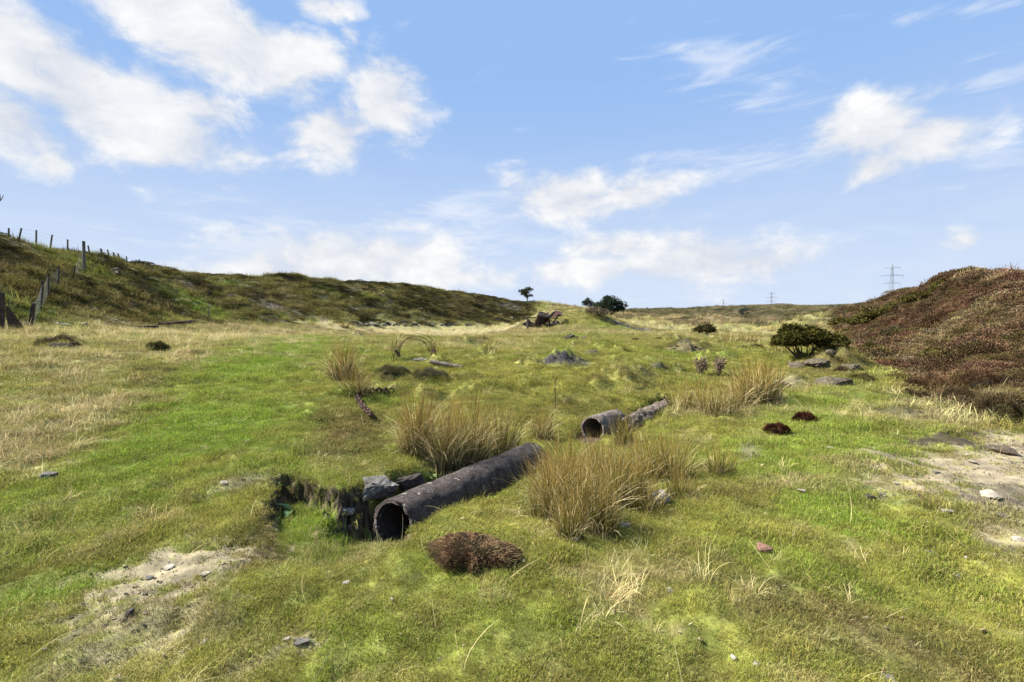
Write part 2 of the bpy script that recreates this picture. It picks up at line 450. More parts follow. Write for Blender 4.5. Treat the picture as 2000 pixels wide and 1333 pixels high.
# ------------------------------------------------------------------ ground cover, as patches on the ground
PAL = dict(lush=A3(.188, .262, .036), turf=A3(.240, .246, .050), moss=A3(.290, .276, .060), straw=A3(.56, .465, .240), olive=A3(.140, .114, .040),
           sand=A3(.225, .185, .122), peat=A3(.028, .019, .013), coal=A3(.026, .023, .025), heather=A3(.108, .066, .038), hdark=A3(.042, .041, .020),
           far=A3(.100, .084, .048), grey=A3(.088, .074, .052))
PATCH_SRC = [
    # lush turf
    (470, 725, 120, 50, 'lush', .95), (420, 820, 170, 70, 'lush', .95), (540, 685, 80, 20, 'lush', .9), (560, 670, 90, 14, 'lush', .8), (300, 900, 200, 50, 'lush', .55), (120, 1000, 160, 50, 'lush', .45), (1130, 622, 90, 16, 'moss', .55), (1200, 640, 60, 6, 'lush', .5), (620, 1045, 80, 36, 'lush', 1), (90, 1150, 150, 32, 'lush', .8), (640, 900, 90, 50, 'lush', .45),
    (1650, 1005, 140, 46, 'lush', .9), (1560, 800, 100, 32, 'lush', .6), (1640, 865, 120, 46, 'lush', .7), (1480, 890, 110, 34, 'lush', .6), (1350, 695, 80, 14, 'lush', .7),
    (1150, 655, 70, 8, 'lush', .5), (1560, 1100, 170, 46, 'lush', .45), (1000, 1240, 280, 60, 'lush', .3), (720, 1230, 120, 70, 'lush', .35), (1880, 1150, 120, 40, 'lush', .3),
    (1650, 770, 120, 18, 'lush', .5), (1290, 860, 40, 25, 'lush', .4), (700, 690, 80, 14, 'lush', .5), (140, 1290, 150, 40, 'lush', .3), (560, 660, 120, 12, 'lush', .4),
    # yellow moss
    (1150, 760, 200, 50, 'moss', .45), (1000, 722, 220, 28, 'moss', .35), (420, 905, 80, 14, 'moss', .8), (450, 1000, 80, 32, 'moss', .7), (1770, 1005, 90, 24, 'moss', .5),
    (900, 1010, 160, 24, 'moss', .45), (980, 960, 60, 24, 'moss', .4), (1200, 690, 120, 16, 'moss', .3), (500, 760, 160, 30, 'moss', .3), (1120, 830, 120, 20, 'moss', .3),
    # straw
    (60, 820, 190, 46, 'straw', .9), (10, 900, 130, 40, 'straw', .85), (330, 655, 280, 18, 'straw', .85), (110, 705, 230, 30, 'straw', .55), (500, 645, 220, 10, 'straw', 1),
    (750, 648, 200, 9, 'straw', 1), (940, 655, 140, 9, 'straw', .8), (180, 765, 120, 30, 'straw', .6), (1870, 800, 110, 30, 'straw', .75), (1750, 795, 70, 18, 'straw', .5),
    (1400, 800, 120, 16, 'straw', .7), (680, 830, 80, 60, 'olive', .8), (650, 880, 60, 40, 'straw', .3), (60, 1050, 110, 50, 'straw', .4), (220, 1310, 220, 50, 'straw', .5),
    (1560, 1200, 170, 56, 'straw', .45), (1750, 1250, 240, 70, 'olive', .6), (960, 675, 120, 12, 'straw', .6), (1170, 650, 160, 6, 'straw', .6), (1040, 1260, 60, 40, 'straw', .3),
    (1690, 910, 90, 14, 'straw', .35), (1560, 945, 110, 14, 'straw', .45), (1330, 860, 70, 24, 'straw', .3), (1600, 760, 90, 20, 'straw', .4), (800, 670, 120, 10, 'straw', .4),
    (520, 1060, 60, 60, 'olive', .7), (660, 1085, 120, 22, 'straw', .45), (1450, 960, 90, 24, 'olive', .5), (1130, 800, 80, 30, 'olive', .4), (300, 730, 60, 20, 'olive', .5),
    (1700, 820, 160, 12, 'straw', .4), (1660, 700, 60, 12, 'olive', .3), (1570, 725, 70, 14, 'olive', .35), (1300, 770, 60, 30, 'moss', .5), (1230, 730, 60, 20, 'straw', .3),
    # bare soil
    (350, 1108, 165, 50, 'sand', .9), (285, 1210, 120, 64, 'sand', .6), (1900, 930, 150, 52, 'sand', .95), (1985, 885, 80, 46, 'sand', 1), (1970, 1060, 60, 44, 'sand', .7),
    (590, 1256, 46, 18, 'sand', .75), (460, 945, 60, 14, 'sand', .6), (1215, 1028, 30, 11, 'sand', .8), (1720, 948, 80, 24, 'sand', .45), (1985, 985, 90, 40, 'grey', .7),
    (140, 1290, 60, 26, 'sand', .35), (470, 1310, 50, 24, 'sand', .5), (410, 1230, 60, 26, 'sand', .35), (640, 1105, 50, 14, 'peat', .35), (1530, 1150, 50, 14, 'peat', .4),
    (830, 1210, 50, 20, 'olive', .4), (1690, 1220, 60, 18, 'peat', .3), (1465, 890, 22, 22, 'grey', .8),
    # dark earth and coal spoil
    (1100, 697, 60, 13, 'coal', 1), (1158, 691, 24, 5, 'coal', .9), (1345, 677, 68, 11, 'coal', 1), (1240, 642.5, 56, 3.4, 'coal', 1), (1285, 716, 24, 7, 'coal', .8), (1265, 725, 16, 5, 'coal', .6),
    (760, 722, 30, 9, 'olive', .65), (830, 727, 34, 11, 'olive', .65), (820, 704, 34, 5, 'grey', .8), (1845, 852, 60, 10, 'peat', .9), (1800, 866, 30, 10, 'peat', .8), (1890, 849, 34, 8, 'peat', .8), (1760, 800, 56, 6, 'peat', .7),
    (1455, 812, 40, 9, 'peat', .5), (1345, 664, 18, 2, 'peat', .8), (1335, 662, 60, 3, 'olive', .6), (980, 648, 60, 4, 'peat', .5), (1015, 662, 20, 3, 'peat', .5), (1120, 660, 30, 5, 'coal', .8),
    (1400, 640, 20, 3, 'peat', .4), (1310, 641, 30, 2, 'peat', .5), (1610, 725, 60, 22, 'olive', .6), (1650, 690, 50, 14, 'olive', .5), (1540, 745, 30, 14, 'grey', .7), (1150, 745, 26, 5, 'olive', .7), (1100, 783, 30, 6, 'olive', .7),
    (1850, 890, 30, 8, 'olive', .7), (1330, 670, 20, 4, 'coal', .8), (905, 735, 40, 8, 'olive', .4), (780, 790, 60, 14, 'lush', .5),
    (1640, 634, 60, 8, 'olive', .8), (1600, 640, 40, 6, 'olive', .5),
    # faces of the two hills
    (330, 568, 46, 16, 'lush', .4), (375, 598, 44, 14, 'lush', .42), (420, 618, 50, 12, 'lush', .42), (30, 540, 120, 50, 'olive', .9), (40, 600, 90, 30, 'lush', .35), (460, 560, 40, 8, 'lush', .4),
    (150, 610, 120, 20, 'olive', .6), (550, 600, 60, 8, 'olive', .8), (530, 603, 24, 8, 'grey', .8), (340, 530, 60, 10, 'olive', .7), (560, 580, 120, 14, 'olive', .5), (700, 566, 32, 6, 'sand', .5),
    (900, 580, 30, 10, 'olive', .8), (880, 590, 40, 16, 'olive', .4), (260, 620, 90, 12, 'olive', .5), (160, 520, 60, 18, 'lush', .3), (1000, 600, 30, 8, 'grey', .6),
    (1055, 600, 20, 5, 'lush', .7), (1088, 604, 20, 4, 'straw', .6),
    (1890, 640, 100, 12, 'straw', .35), (1830, 660, 50, 10, 'straw', .4), (1880, 545, 60, 8, 'straw', .5), (1985, 540, 50, 12, 'straw', .7), (1960, 640, 60, 12, 'straw', .35),
    (1950, 780, 50, 40, 'olive', .5), (1700, 625, 40, 12, 'straw', .35), (1980, 690, 40, 20, 'olive', .5), (1780, 690, 40, 10, 'olive', .5), (1770, 570, 30, 6, 'straw', .5),
    (1940, 660, 70, 14, 'straw', .15), (1870, 760, 60, 16, 'olive', .6),
    (1260, 640, 40, 4, 'straw', .4),
]
PATCHES = []
for px, py, rx, ry, kind, st in PATCH_SRC:
    c = G(px, py, 600); n_ = G(px, py + ry, 600); f_ = G(px, max(py - ry, 560), 600)
    rr = math.hypot(c[0], c[1])
    ext = max(.5 * abs(math.hypot(f_[0], f_[1]) - math.hypot(n_[0], n_[1])), rx * (.42 if kind in ('coal', 'peat') else .12) / F_PX * rr)
    ext = min(ext, rx * (2.2 if c[1] > 18 else 4) / F_PX * rr)
    hm_ = hill_masks(c[:1], c[1:2]); onhill = float(max(hm_[0][0], hm_[1][0])) > .4
    PATCHES.append((c[0], c[1], max(rx / F_PX * c[1], .05), ext, kind, st, onhill))


def cover(x, y):
    """ground colour (linear albedo), and weights: straw, bare, heather"""
    th, r = np.arctan2(x, y), np.hypot(x, y)
    ml, mr = hill_masks(x, y)
    big = fbm(x, y, 1.7, 4, 101)
    med = fbm(x, y, .55, 3, 103)
    fine = fbm(x, y, .16, 2, 107)
    streak = fbm(x * .6, y, 5.5, 4, 109)
    C = np.repeat(PAL['turf'][None], len(x), 0)
    straw = np.zeros(len(x)); bare = np.zeros(len(x)); hea = np.zeros(len(x))

    def mix(w, col):
        nonlocal C
        C = C * (1 - w[:, None]) + col[None] * w[:, None]
    mix(sstep(.05, .55, big + med * .3) * .55, PAL['lush'])
    mix(sstep(.05, .5, -big + med * .4) * .40, PAL['moss'])
    s_ = sstep(.22, .62, fbm(x, y, 1.1, 4, 113) + fine * .3) * .45
    mix(s_, PAL['straw'] * .6); straw = np.maximum(straw, s_)
    mix(sstep(.12, .5, fbm(x, y, .8, 4, 127)) * .30, PAL['olive'])
    mo = fbm(x, y, .38, 4, 163, .6)
    mix(sstep(.10, .42, mo) * .36, PAL['moss'] * .9)
    mix(sstep(.10, .42, -mo) * .50, PAL['lush'] * A3(.62, .55, .7))
    mix(sstep(.16, .45, fbm(x, y, .23, 3, 167)) * .36, PAL['olive'] * 1.1)
    mix(sstep(.24, .5, fbm(x, y, .30, 3, 173)) * .40, PAL['straw'] * .7)
    # far meadow turns straw, the valley floor is straw and dun
    w = sstep(17, 34, r) * .45 * (1 - ml) * (1 - mr)
    mix(w, PAL['straw'] * .5); straw = np.maximum(straw, w)
    w = sstep(45, 75, r) * sstep(TH_L1, TH_L1 + .12, th) * .85
    vcol = fbm(x, y, 14, 4, 131)
    mix(w, PAL['straw'] * A3(.42, .38, .40))
    mix(w * sstep(-.15, .25, vcol) * .85, PAL['far'] * A3(.75, .66, .7))
    wf = sstep(215, 245, r) * sstep(TH_L1, TH_L1 + .1, th)
    mix(wf * .9, PAL['far'])
    mix(wf * sstep(-.15, .2, fbm(x, y, 24, 5, 133, .6)) * .9, PAL['hdark'] * 1.15)
    mix(wf * sstep(.15, .5, fbm(x, y, 18, 3, 137)) * .6, PAL['olive'] * .7)
    # embankment: dark heather, tussocky olive grass, green runs
    b = fbm(x * .75 + y * .35, y, 5.0, 4, 139)
    mix(ml, PAL['olive'] * A3(.50, .56, .5))
    hw = ml * sstep(-.22, .16, b + .35 * sstep(-.45, -.1, th) - .20 + med * .3)
    mix(hw * .9, PAL['hdark'] * A3(1.15, 1.05, 1.0)); hea = np.maximum(hea, hw)
    mix(ml * sstep(.2, .5, fbm(x, y, 3.2, 3, 149)) * .5, PAL['olive'] * .6)
    mix(ml * sstep(.22, .5, streak) * .6 * (1 - sstep(-.35, 0, th)), PAL['lush'] * A3(.75, .6, .8))
    # heather hill
    mix(mr, PAL['heather']); hw = mr * (1 - sstep(.28, .6, fbm(x, y, 2.2, 4, 151)) * .7); hea = np.maximum(hea, hw)
    mix(mr * sstep(.05, .45, fbm(x, y, 1.6, 3, 153)) * .6, PAL['hdark'])
    sw = mr * sstep(.22, .55, fbm(x + y * .4, y * .5, 2.2, 4, 151)) * .6
    mix(sw, PAL['straw'] * .45); straw = np.maximum(straw, sw)
    hmask = np.maximum(ml, mr)
    for cx, cy, rx, ry, kind, st, onhill in PATCHES:
        m = max(rx, ry) * 1.6
        s = (np.abs(x - cx) < m) & (np.abs(y - cy) < m)
        if not s.any(): continue
        xs, ys = x[s], y[s]
        a = math.atan2(cx, cy)
        u = ((xs - cx) * math.cos(a) - (ys - cy) * math.sin(a)) / rx
        v = ((xs - cx) * math.sin(a) + (ys - cy) * math.cos(a)) / ry
        nz = fbm(xs, ys, max(.30 * min(rx, ry), .06), 4, 157) * .75
        pc = PAL[kind] * ({'lush': .62, 'olive': .55, 'straw': .55, 'sand': .45, 'grey': .6}.get(kind, 1) if onhill else (.62 if kind == 'straw' else 1))
        w = sstep(1.25, .45, np.sqrt(u * u + v * v) + nz) * st
        if kind in ('sand', 'coal', 'peat', 'grey'):
            w = sstep(1.18, .62, np.sqrt(u * u + v * v) + nz * (1.7 if kind == 'sand' else .9) + .5 * fbm(xs, ys, .09, 3, 187) * (kind == 'sand')) * st
            bare[s] = np.maximum(bare[s], w)
        if not onhill: w = w * (1 - hmask[s])
        if kind == 'straw': w = w * (.35 + .65 * sstep(-.22, .18, fbm(xs, ys, .9, 4, 181) + .4 * fbm(xs * .5, ys, 4.0, 2, 183)))
        if kind == 'straw': straw[s] = np.maximum(straw[s], w)
        else: straw[s] *= 1 - w
        if kind != 'peat': hea[s] *= 1 - w
        C[s] = C[s] * (1 - w[:, None]) + pc[None] * w[:, None]
    # pit walls and trench are dark earth; pipe's shadow also put into trench colour
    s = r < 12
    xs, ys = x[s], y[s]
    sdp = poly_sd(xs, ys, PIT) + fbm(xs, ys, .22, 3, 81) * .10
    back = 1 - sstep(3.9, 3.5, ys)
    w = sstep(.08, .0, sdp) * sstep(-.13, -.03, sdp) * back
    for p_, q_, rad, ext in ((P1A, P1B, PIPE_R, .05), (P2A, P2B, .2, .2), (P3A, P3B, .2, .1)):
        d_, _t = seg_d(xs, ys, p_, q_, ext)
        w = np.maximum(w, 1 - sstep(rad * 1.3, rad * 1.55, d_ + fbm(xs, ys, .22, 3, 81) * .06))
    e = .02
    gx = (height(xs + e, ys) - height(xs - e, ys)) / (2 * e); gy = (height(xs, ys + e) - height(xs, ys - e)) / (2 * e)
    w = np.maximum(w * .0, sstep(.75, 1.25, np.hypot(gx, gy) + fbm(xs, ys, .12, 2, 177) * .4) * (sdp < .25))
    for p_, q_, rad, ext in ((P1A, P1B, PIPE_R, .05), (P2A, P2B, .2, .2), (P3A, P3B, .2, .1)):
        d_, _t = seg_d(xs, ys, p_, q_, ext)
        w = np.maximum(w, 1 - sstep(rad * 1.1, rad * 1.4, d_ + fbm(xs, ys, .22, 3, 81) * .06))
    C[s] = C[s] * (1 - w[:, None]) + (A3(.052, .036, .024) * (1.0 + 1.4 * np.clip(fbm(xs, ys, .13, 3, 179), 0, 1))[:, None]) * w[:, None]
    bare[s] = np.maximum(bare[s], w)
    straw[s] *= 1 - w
    C *= (1 + .35 * fine + .25 * med)[:, None]
    return np.clip(C, .008, .7), straw, bare, hea


# ------------------------------------------------------------------ materials
def new_mat(name):
    m = bpy.data.materials.new(name); m.use_nodes = True
    nt = m.node_tree; nt.nodes.clear()
    return m, nt, nt.nodes.new, nt.links.new


def mat_surface(name, col=None, attr=None, col2=None, scale=6.0, detail=6, amt=.35, bump=.3, bscale=20.0, bdist=.01, rough=.9, spots=None, mono=True):
    """procedural: base colour (or vertex attribute) broken up by noise, second colour in patches, optional spots of a third"""
    m, nt, N, L = new_mat(name)
    out = N('ShaderNodeOutputMaterial'); p = N('ShaderNodeBsdfPrincipled'); L(p.outputs[0], out.inputs[0])
    p.inputs['Roughness'].default_value = rough
    p.inputs['Specular IOR Level'].default_value = .25
    tc = N('ShaderNodeTexCoord')
    if attr:
        a = N('ShaderNodeAttribute'); a.attribute_name = attr; base = a.outputs['Color']
    else:
        c = N('ShaderNodeRGB'); c.outputs[0].default_value = (*col, 1); base = c.outputs[0]
    n = N('ShaderNodeTexNoise'); n.inputs['Scale'].default_value = scale; n.inputs['Detail'].default_value = detail
    n.inputs['Roughness'].default_value = .65; L(tc.outputs['Object'], n.inputs['Vector'])
    if col2:
        r_ = N('ShaderNodeMapRange'); r_.interpolation_type = 'SMOOTHSTEP'; L(n.outputs['Fac'], r_.inputs[0]); r_.inputs[1].default_value = .42; r_.inputs[2].default_value = .62
        x_ = N('ShaderNodeMix'); x_.data_type = 'RGBA'; L(r_.outputs[0], x_.inputs['Factor']); L(base, x_.inputs['A']); x_.inputs['B'].default_value = (*col2, 1)
        base = x_.outputs['Result']
    n2 = N('ShaderNodeTexNoise'); n2.inputs['Scale'].default_value = scale * 5.3; n2.inputs['Detail'].default_value = 5; L(tc.outputs['Object'], n2.inputs['Vector'])
    r2 = N('ShaderNodeMapRange'); L(n2.outputs['Fac'], r2.inputs[0]); r2.inputs[1].default_value = .25; r2.inputs[2].default_value = .75
    r2.inputs[3].default_value = 1 - amt; r2.inputs[4].default_value = 1 + amt
    mu = N('ShaderNodeMix'); mu.data_type = 'RGBA'; mu.blend_type = 'MULTIPLY'; mu.inputs['Factor'].default_value = 1
    cc = N('ShaderNodeCombineColor')
    for i in range(3): L(r2.outputs[0], cc.inputs[i])
    L(base, mu.inputs['A']); L(cc.outputs[0], mu.inputs['B'])
    base = mu.outputs['Result']
    if spots:
        scol, sscale, lo, hi = spots
        n3 = N('ShaderNodeTexNoise'); n3.inputs['Scale'].default_value = sscale; n3.inputs['Detail'].default_value = 4; L(tc.outputs['Object'], n3.inputs['Vector'])
        r3 = N('ShaderNodeMapRange'); L(n3.outputs['Fac'], r3.inputs[0]); r3.inputs[1].default_value = lo; r3.inputs[2].default_value = hi
        x3 = N('ShaderNodeMix'); x3.data_type = 'RGBA'; L(r3.outputs[0], x3.inputs['Factor']); L(base, x3.inputs['A']); x3.inputs['B'].default_value = (*scol, 1)
        base = x3.outputs['Result']
    L(base, p.inputs['Base Color'])
    nb = N('ShaderNodeTexNoise'); nb.inputs['Scale'].default_value = bscale; nb.inputs['Detail'].default_value = 8; nb.inputs['Roughness'].default_value = .7
    L(tc.outputs['Object'], nb.inputs['Vector'])
    b = N('ShaderNodeBump'); b.inputs['Strength'].default_value = bump; b.inputs['Distance'].default_value = bdist
    L(nb.outputs['Fac'], b.inputs['Height']); L(b.outputs[0], p.inputs['Normal'])
    return m


def mat_leaf(name, source, trans=.35, tipgain=.5, rnd=.7, instancer=True, straw_mix=0.0):
    """blades, twigs and leaves: colour from an attribute, varied blade by blade ('bl': x along the blade, y random)"""
    m, nt, N, L = new_mat(name)
    out = N('ShaderNodeOutputMaterial')
    a = N('ShaderNodeAttribute'); a.attribute_name = source
    if instancer: a.attribute_type = 'INSTANCER'
    bl = N('ShaderNodeAttribute'); bl.attribute_name = 'bl'
    sp = N('ShaderNodeSeparateColor'); L(bl.outputs['Color'], sp.inputs[0])

    def mr(src, a0, a1, b0, b1):
        n = N('ShaderNodeMapRange'); L(src, n.inputs[0])
        for i, v in zip((1, 2, 3, 4), (a0, a1, b0, b1)): n.inputs[i].default_value = v
        return n.outputs[0]
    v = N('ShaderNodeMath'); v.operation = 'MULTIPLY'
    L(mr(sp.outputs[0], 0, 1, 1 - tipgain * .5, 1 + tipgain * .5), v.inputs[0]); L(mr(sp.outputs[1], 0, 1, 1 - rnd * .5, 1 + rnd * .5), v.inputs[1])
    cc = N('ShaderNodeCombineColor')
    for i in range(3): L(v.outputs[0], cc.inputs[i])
    mu = N('ShaderNodeMix'); mu.data_type = 'RGBA'; mu.blend_type = 'MULTIPLY'; mu.inputs['Factor'].default_value = 1
    base = a.outputs['Color']
    if straw_mix > 0:
        x_ = N('ShaderNodeMix'); x_.data_type = 'RGBA'
        L(mr(sp.outputs[2], 1 - straw_mix, 1 - straw_mix + .05, 0, .8), x_.inputs['Factor'])
        L(base, x_.inputs['A']); x_.inputs['B'].default_value = (.36, .29, .13, 1); base = x_.outputs['Result']
    L(base, mu.inputs['A']); L(cc.outputs[0], mu.inputs['B'])
    d = N('ShaderNodeBsdfDiffuse'); L(mu.outputs['Result'], d.inputs[0])
    if trans > 0:
        t = N('ShaderNodeBsdfTranslucent'); L(mu.outputs['Result'], t.inputs[0])
        ms = N('ShaderNodeMixShader'); ms.inputs[0].default_value = trans
        L(d.outputs[0], ms.inputs[1]); L(t.outputs[0], ms.inputs[2]); L(ms.outputs[0], out.inputs[0])
    else:
        L(d.outputs[0], out.inputs[0])
    return m


# ------------------------------------------------------------------ mesh helpers
def mesh_obj(name, V, Fc, mat, parent=None, loc=None, cols=None, bl=None, smooth=False, link=True):
    me = bpy.data.meshes.new(name)
    V = np.asarray(V, float)
    if isinstance(Fc, np.ndarray):
        nf, k = Fc.shape
        me.vertices.add(len(V)); me.vertices.foreach_set('co', V.astype(np.float32).ravel())
        me.loops.add(nf * k); me.loops.foreach_set('vertex_index', Fc.astype(np.int32).ravel())
        me.polygons.add(nf); me.polygons.foreach_set('loop_start', np.arange(0, nf * k, k, dtype=np.int32))
        me.update(calc_edges=True)
    else:
        me.from_pydata([tuple(v) for v in V], [], Fc)
    for nm, arr in (('col', cols), ('bl', bl)):
        if arr is not None:
            at = me.attributes.new(nm, 'FLOAT_COLOR', 'POINT')
            a4 = np.ones((len(V), 4), np.float32); a4[:, :3] = arr
            at.data.foreach_set('color', a4.ravel())
    if smooth:
        me.polygons.foreach_set('use_smooth', np.ones(len(me.polygons), bool))
    me.materials.append(mat)
    o = bpy.data.objects.new(name, me)
    if link: COL.objects.link(o)
    if parent: o.parent = parent
    if loc is not None: o.location = loc
    return o


def tag(o, label=None, cat=None, group=None, kind=None):
    for k, v in (('label', label), ('category', cat), ('group', group), ('kind', kind)):
        if v: o[k] = v
    return o


def thing(name, label, cat, loc, group=None, rz=0):
    o = bpy.data.objects.new(name, None); o.empty_display_size = .2
    COL.objects.link(o); o.location = loc; o.rotation_euler = (0, 0, rz)
    return tag(o, label, cat, group)


def dup(o, loc, rz=0, sc=1.0, label=None, group=None):
    c = o.copy(); COL.objects.link(c); c.location = loc; c.rotation_euler = (0, 0, rz); c.scale = (sc, sc, sc)
    if label: c['label'] = label
    if group: c['group'] = group
    for ch in list(o.children):
        d = ch.copy(); COL.objects.link(d); d.parent = c
        for g in ch.children:
            e = g.copy(); COL.objects.link(e); e.parent = d
    return c


def tube(pts, rad, n=6, cap=True):
    """V, F of a tube through pts with radius per point"""
    pts = np.asarray(pts, float); m = len(pts)
    rad = np.broadcast_to(np.asarray(rad, float), (m,))
    V, Fc = [], []
    up = A3(0.13, .21, .97)
    for i in range(m):
        t = pts[min(i + 1, m - 1)] - pts[max(i - 1, 0)]
        t = t / (np.linalg.norm(t) + 1e-9)
        a = np.cross(t, up)
        if np.linalg.norm(a) < .05: a = np.cross(t, A3(1, 0, 0))
        a /= np.linalg.norm(a); b = np.cross(t, a)
        for k in range(n):
            an = 2 * math.pi * k / n
            V.append(pts[i] + rad[i] * (a * math.cos(an) + b * math.sin(an)))
    for i in range(m - 1):
        for k in range(n):
            k2 = (k + 1) % n
            Fc.append((i * n + k, i * n + k2, (i + 1) * n + k2, (i + 1) * n + k))
    if cap:
        Fc.append(tuple(range(n - 1, -1, -1))); Fc.append(tuple((m - 1) * n + k for k in range(n)))
    return V, Fc


class MB:
    def __init__(s): s.V, s.F, s.C = [], [], []

    def add(s, VF, col=None):
        V, Fc = VF; o = len(s.V)
        s.V += [tuple(v) for v in V]; s.F += [tuple(i + o for i in f) for f in Fc]
        if col is not None: s.C += [tuple(col)] * len(V)
        return s

    def box(s, c, size, rot=None, jitter=0, col=None):
        c = A3(*c); h = A3(*size) / 2
        P = np.array([[sx, sy, sz] for sx in (-1, 1) for sy in (-1, 1) for sz in (-1, 1)]) * h
        if jitter: P = P + np.array([[random.uniform(-1, 1) for _ in range(3)] for _ in range(8)]) * jitter * h
        if rot is not None: P = P @ np.array(rot.to_3x3()).T
        return s.add((P + c, [(0, 1, 3, 2), (4, 6, 7, 5), (0, 4, 5, 1), (2, 3, 7, 6), (0, 2, 6, 4), (1, 5, 7, 3)]), col)

    def obj(s, name, mat, parent=None, loc=None, smooth=False):
        return mesh_obj(name, s.V, s.F, mat, parent, loc, cols=np.array(s.C) if s.C else None, smooth=smooth)


def rock_vf(seed, sx, sy, sz, sub=2, rough=.22, flat_top=0.0):
    bm = bmesh.new()
    rnd = random.Random(seed)
    for _ in range(16):
        v = Vector((rnd.gauss(0, 1), rnd.gauss(0, 1), rnd.gauss(0, 1))).normalized()
        v = Vector((max(-.8, min(.8, v.x * 1.1)), max(-.8, min(.8, v.y * 1.1)), max(-.72, min(.72 - flat_top, v.z * 1.1))))
        bm.verts.new(v * rnd.uniform(.85, 1.1))
    r = bmesh.ops.convex_hull(bm, input=bm.verts)
    bmesh.ops.delete(bm, geom=[g for g in r['geom_interior'] if isinstance(g, bmesh.types.BMVert)], context='VERTS')
    bmesh.ops.triangulate(bm, faces=bm.faces)
    bmesh.ops.subdivide_edges(bm, edges=bm.edges, cuts=sub, use_grid_fill=True, smooth=.12)
    V = np.array([v.co[:] for v in bm.verts])
    idx = {v: i for i, v in enumerate(bm.verts)}
    Fc = [tuple(idx[v] for v in f.verts) for f in bm.faces]
    bm.free()
    nn = V / (np.linalg.norm(V, axis=1, keepdims=True) + 1e-9)
    d = fbm(V[:, 0] * 1.3 + V[:, 2] + seed, V[:, 1] * 1.3 - V[:, 2] * .7, .5, 3, seed) * rough
    V = (V + nn * d[:, None]) * A3(sx, sy, sz)
    return V, Fc


# ------------------------------------------------------------------ ground sheet
print("ground ...")
rs = np.concatenate([np.exp(np.linspace(math.log(.35), math.log(2), 36, endpoint=False)), np.exp(np.linspace(math.log(2), math.log(10), 240, endpoint=False)),
                     np.exp(np.linspace(math.log(10), math.log(150), 240, endpoint=False)), np.exp(np.linspace(math.log(150), math.log(9000), 70))])
ths = np.concatenate([np.linspace(-math.pi, -1.08, 34, endpoint=False), np.linspace(-1.08, 1.08, 640, endpoint=False), np.linspace(1.08, math.pi, 34, endpoint=False)])
RR, TT = np.meshgrid(rs, ths, indexing='ij')
X, Y = (RR * np.sin(TT)).ravel(), (RR * np.cos(TT)).ravel()
Z = height(X, Y)
nr, ntt = len(rs), len(ths)
V = np.stack([X, Y, Z], 1)
ii = np.arange(nr * ntt).reshape(nr, ntt)
jj = np.roll(ii, -1, axis=1)
Fc = np.stack([ii[:-1], ii[1:], jj[1:], jj[:-1]], -1).reshape(-1, 4)
# the broken earth faces of the pit are ragged, not sheer
sel = np.where((np.hypot(X, Y) < 5.2) & (np.hypot(X, Y) > 2.8) & (np.abs(poly_sd(X, Y, PIT)) < .3))[0]
vx, vy, vz = X[sel], Y[sel], Z[sel]
e_ = .02
gx = (height(vx + e_, vy) - height(vx - e_, vy)) / (2 * e_); gy = (height(vx, vy + e_) - height(vx, vy - e_)) / (2 * e_)
gl = np.hypot(gx, gy) + 1e-6
steep = sstep(.6, 1.6, gl)
al = (-gy * vx + gx * vy) / gl
tw = fbm(vx * 1.0 + vy * .6, vz * 1.6, .11, 4, 301, .65)
V[sel, 0] -= gx / gl * tw * .085 * steep
V[sel, 1] -= gy / gl * tw * .085 * steep
V[sel, 2] += fbm(vx, vy, .05, 2, 303) * .02 * steep
EARTH = (sel, steep, fbm(vx + vy * .6, vz * 2.0, .055, 4, 307, .7))
V = np.vstack([V, [[0, 0, float(h_base([0.01], [0.3])[0])]]])
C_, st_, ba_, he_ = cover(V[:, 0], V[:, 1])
C_ *= (.70 + .30 * np.clip(np.maximum(ba_, (he_ > .3) * 1.0), 0, 1))[:, None]      # thatch and soil under the blades, with shade between tufts put into the colour
k_ = (1 + 1.5 * np.clip(EARTH[2], -.5, 1) * EARTH[1])[:, None]
C_[EARTH[0]] = np.clip(C_[EARTH[0]] * k_, .006, .5)
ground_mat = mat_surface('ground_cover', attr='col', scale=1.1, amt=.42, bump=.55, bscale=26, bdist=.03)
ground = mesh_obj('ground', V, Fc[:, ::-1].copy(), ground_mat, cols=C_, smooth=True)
me = ground.data
fan = bmesh.new(); fan.from_mesh(me); fan.verts.ensure_lookup_table()
last = fan.verts[len(V) - 1]
for k in range(ntt):
    fan.faces.new((last, fan.verts[(k + 1) % ntt], fan.verts[k]))
bmesh.ops.recalc_face_normals(fan, faces=[f for f in last.link_faces])
fan.to_mesh(me); fan.free()
if me.polygons[0].normal.z < 0: me.flip_normals()
tag(ground, 'rough moorland ground of turf, bare earth and two heathery banks', kind='structure')

